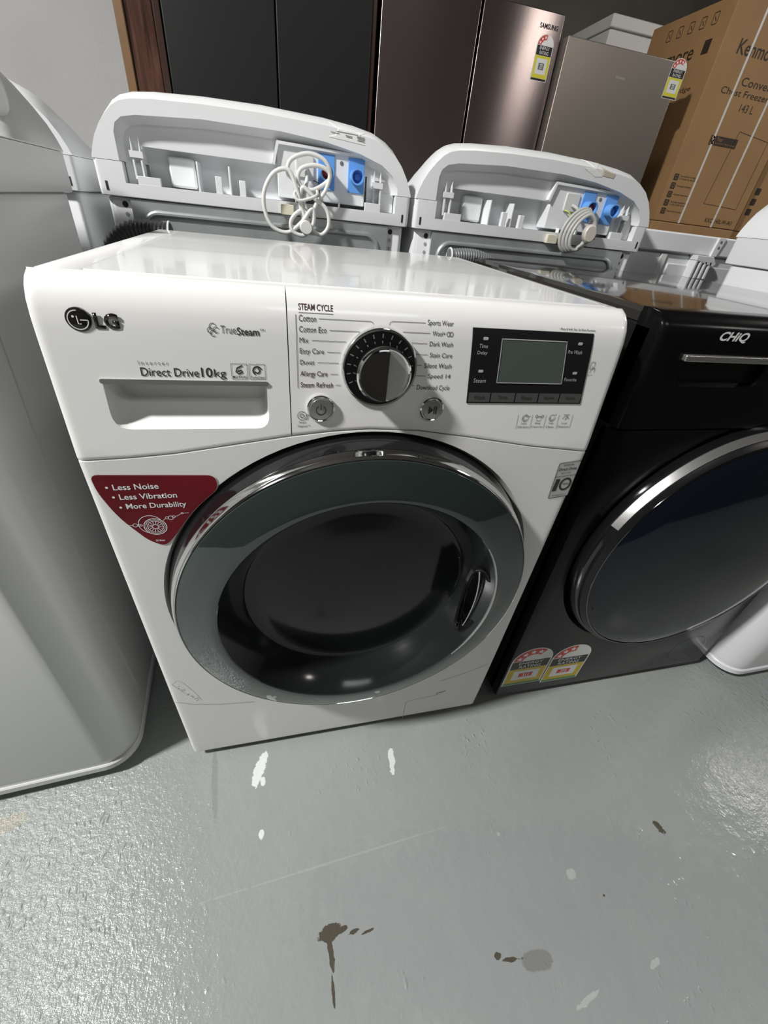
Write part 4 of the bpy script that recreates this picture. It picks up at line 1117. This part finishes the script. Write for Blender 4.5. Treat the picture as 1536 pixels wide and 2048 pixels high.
br = MB().prism([(0.008, 0.944), (0.034, 0.944), (0.024, 0.897), (0.004, 0.897)], -0.006, 0.001).build('bracket', M['white_plastic'], E_, bevel=0.001)
MB().prism([(-0.052, 0.897), (0.006, 0.897), (0.024, 0.880), (0.016, 0.872), (-0.050, 0.885)], -0.018, 0.012).build('bracket_foot', M['white_plastic'], E_, bevel=0.001)
for k in range(4):
    MB().box(-0.050 + k * 0.017, -0.043 + k * 0.017, -0.018, 0.012, 0.840, 0.884).build('bracket_tooth', M['white_plastic'], E_, bevel=0.001)
for z in (0.934, 0.920):
    MB().lathe([(0.0035, -0.0062), (0.003, -0.0075), (0.0003, -0.0075)], (0.018, 0, z), 'y', 14).build('screw', M['hose_grey'], E_)

# ------------------------------------------------------------------ fridges behind
def fridge(loc, w, h, d, label, door_mat, side_mat, doors, gap=0.012):
    f = empty('fridge', loc, 0, label, 'fridge')
    MB().box(-w / 2 + 0.004, w / 2 - 0.004, 0.075, d, 0.02, h - 0.008).build('body', side_mat, f, bevel=0.004)
    for x0, x1, z0, z1 in doors:
        MB().box(x0, x1, 0.0, 0.068, z0, z1).build('door', door_mat, f, bevel=0.004, seg=3)
    MB().box(-w / 2 + 0.02, w / 2 - 0.02, 0.060, 0.080, 0.03, h - 0.02).build('door_seal', M['dark'], f)
    MB().box(-w / 2 + 0.03, w / 2 - 0.03, 0.05, d - 0.02, 0.0, 0.022).build('plinth', M['dark'], f)
    return f


bf = fridge((-0.036, 2.10, 0), 0.835, 1.86, 0.66, 'tall matte black two door fridge behind the washers', M['fridge_black'], M['fridge_edge'], [(-0.4175, 0.0025, 0.05, 1.855), (0.0085, 0.395, 0.05, 1.855)])
MB().box(0.396, 0.4175, 0.012, 0.074, 0.05, 1.855).build('edge_strip', M['fridge_edge'], bf, bevel=0.004)
sf = fridge((0.808, 2.10, 0), 0.825, 1.690, 0.68, 'brushed stainless two door fridge with an energy label near its upper corner', M['stainless'], M['hose_grey'], [(-0.4125, 0.0155, 0.05, 1.686), (0.0265, 0.4125, 0.05, 1.686)])
lettering('SAMSUNG', 0.300, 0.390, 1.632, 1.648, plane0, M['ink'], sf, 0.02, 0.001)
energy_label(sf, lambda u, v, o: (0.305 + u, -o, 1.470 + v), 0.082, 0.148, 'label_lime', stars=3, bottom='label_black')
gf = fridge((1.546, 2.05, 0), 0.628, 1.622, 0.64, 'plain silver grey fridge with an energy label on its corner, beside the cardboard carton', M['silver_steel'], M['hose_grey'], [(-0.314, 0.314, 0.05, 1.618)])
lettering('Hisense', -0.025, 0.025, 1.520, 1.530, plane0, M['label_silver'], gf, 0.01, 0.001)
energy_label(gf, lambda u, v, o: (0.256 + u, -o, 1.490 + v), 0.085, 0.140, 'label_lime', stars=4, bottom='label_black')
wd = empty('wooden_cabinet', (-0.5385, 2.10, 0), 0, 'dark brown glossy wooden cabinet with tan edge between wall and black fridge', 'cabinet')
MB().box(-0.082, -0.050, 0.0, 0.05, 0, 1.95).build('edge_post', M['tan_edge'], wd, bevel=0.003)
MB().box(-0.048, 0.052, 0.012, 0.60, 0, 1.95).build('front_panel', M['wood'], wd, bevel=0.004)
MB().box(0.054, 0.080, 0.004, 0.60, 0, 1.95).build('side_post', M['fridge_edge'], wd, bevel=0.003)
wf = empty('chest_freezer', (2.38, 3.05, 0), 0, 'tall white cabinet with a lid, standing behind the silver grey fridge', 'freezer')
MB().box(-0.345, 0.34, 0.0, 0.72, 0.0, 1.965).build('body', M['white_side'], wf, bevel=0.006)
MB().box(-0.350, 0.345, -0.006, 0.725, 1.971, 2.030).build('lid', M['white_side'], wf, bevel=0.006)
MB().box(-0.33, 0.33, 0.01, 0.71, 1.96, 1.975).build('lid_seal', M['grey_fill'], wf)

# ------------------------------------------------------------------ cartons
def carton(loc, w, d, h, label, group=None):
    c = empty('carton', loc, 0, label, 'cardboard box', group)
    MB().box(0, w, 0, d, 0, h).build('box', M['card'], c, bevel=0.004)
    return c


lowc = carton((2.072, 2.10, 0), 0.60, 0.56, 1.018, 'lower brown carton under the strapped carton')
c1 = carton((2.072, 2.10, 1.020), 0.60, 0.56, 0.864, 'brown carton with two white straps and dark printed words, beside the grey fridge')
ft = lambda x, z: 0.0
PZ = 1.020
for t, x0, x1, z0, z1, bdv in (('Kenmore', 2.172, 2.440, 1.700, 1.752, 0.006), ('Convertible', 2.276, 2.585, 1.602, 1.633, 0), ('Chest Freezer/Fridge', 2.172, 2.640, 1.555, 1.588, 0), ('143 L', 2.332, 2.424, 1.511, 1.541, 0), ('KXCF143L-W-AU', 2.428, 2.630, 1.042, 1.062, 0.004),):
    lettering(t, x0 - 2.072, x1 - 2.072, z0 - PZ, z1 - PZ, ft, M['card_print'], c1, bdv, 0.001)
s_ = MB(); decal([(0.157, 0.350), (0.157, 0.388), (0.340, 0.388), (0.340, 0.350)], ft, s_, 0.001); pn = s_.build('warranty_panel', M['card_print'], c1, flat=True)
lettering('2', 0.162, 0.190, 0.353, 0.386, ft, M['card'], c1, 0.03, 0.0016)
lettering('Year', 0.198, 0.240, 0.368, 0.384, ft, M['card'], c1, 0.0, 0.0016)
lettering('Limited Warranty', 0.198, 0.330, 0.355, 0.364, ft, M['card'], c1, 0.0, 0.0016)
for k, t in enumerate(('Convertible to fridge\nor freezer by one switch', 'Storage basket', 'Adjustable temperature', 'Storage basket and\na tidy cold store', 'Removable drain plug')):
    z = 0.200 - k * 0.038
    s_ = MB(); decal(rrect(0.024, 0.054, z - 0.014, z + 0.014, 0.003, 2), ft, s_, 0.001)
    stroke(circle(0.039, z, 0.008, 16), 0.002, ft, s_, 0.0016, 1, True)
    s_.build('feature_icon', [M['card_print'], M['card']], c1, flat=True)
    lettering(t, 0.064, 0.064 + (0.125 if '\n' in t else 0.10), z - (0.011 if '\n' in t else 0.004), z + (0.011 if '\n' in t else 0.006), ft, M['card_print'], c1, 0, 0.001)
s_ = MB(); stroke([(0.295, 0.105), (0.541, 0.098), (0.541, 0.40), (0.325, 0.42), (0.295, 0.105)], 0.002, ft, s_, 0.001); s_.build('product_drawing', M['card_print'], c1, flat=True)
for x in (0.172, 0.412):
    MB().box(x, x + 0.012, -0.0016, 0.0, 0.0, 0.864).build('strap', M['strap'], c1)
# print on its side face
side_to = lambda x, z, o: (-o, x, z)


def side_text(t, y0, y1, z0, z1, bdv=0.0):
    """reads towards -y on the face x = 0"""
    me = lettering(t, 0, 1, 0, 1, ft, M['card_print'], c1, bdv)
    for v in me.data.vertices:
        u, w = v.co.x, v.co.z; v.co = (-0.001, y1 + (y0 - y1) * u, z0 + (z1 - z0) * w)


side_text('Kenmore', 0.174, 0.500, 0.676, 0.735, 0.006)
side_text('Convertible', 0.19, 0.54, 0.575, 0.600)
side_text('Chest Freezer/Fridge', 0.10, 0.545, 0.545, 0.570)
s_ = MB(); decal([(0.076, 0.682), (0.076, 0.733), (0.119, 0.733), (0.119, 0.682)], None, s_, 0.001, 0, side_to); s_.build('side_badge', M['card_print'], c1, flat=True)
for k in range(5):
    s_ = MB(); y = 0.09 + k * 0.075
    stroke(rrect(y, y + 0.032, 0.785, 0.825, 0.004, 2), 0.003, None, s_, 0.001, 0, True, side_to)
    stroke([(y + 0.010, 0.795), (y + 0.022, 0.812)], 0.004, None, s_, 0.001, 0, False, side_to)
    s_.build('handling_symbol', M['card_print'], c1, flat=True)
carton((2.735, 2.16, 0), 0.60, 0.56, 1.018, 'lower brown carton next to the strapped stack')
c2 = carton((2.735, 2.16, 1.020), 0.60, 0.56, 0.864, 'unstrapped brown carton next to the strapped carton, at the picture edge')
for k in range(3):
    s_ = MB(); z = 0.200 - k * 0.05
    decal(rrect(0.024, 0.060, z - 0.016, z + 0.016, 0.003, 2), ft, s_, 0.001); s_.build('feature_icon', M['card_print'], c2, flat=True)
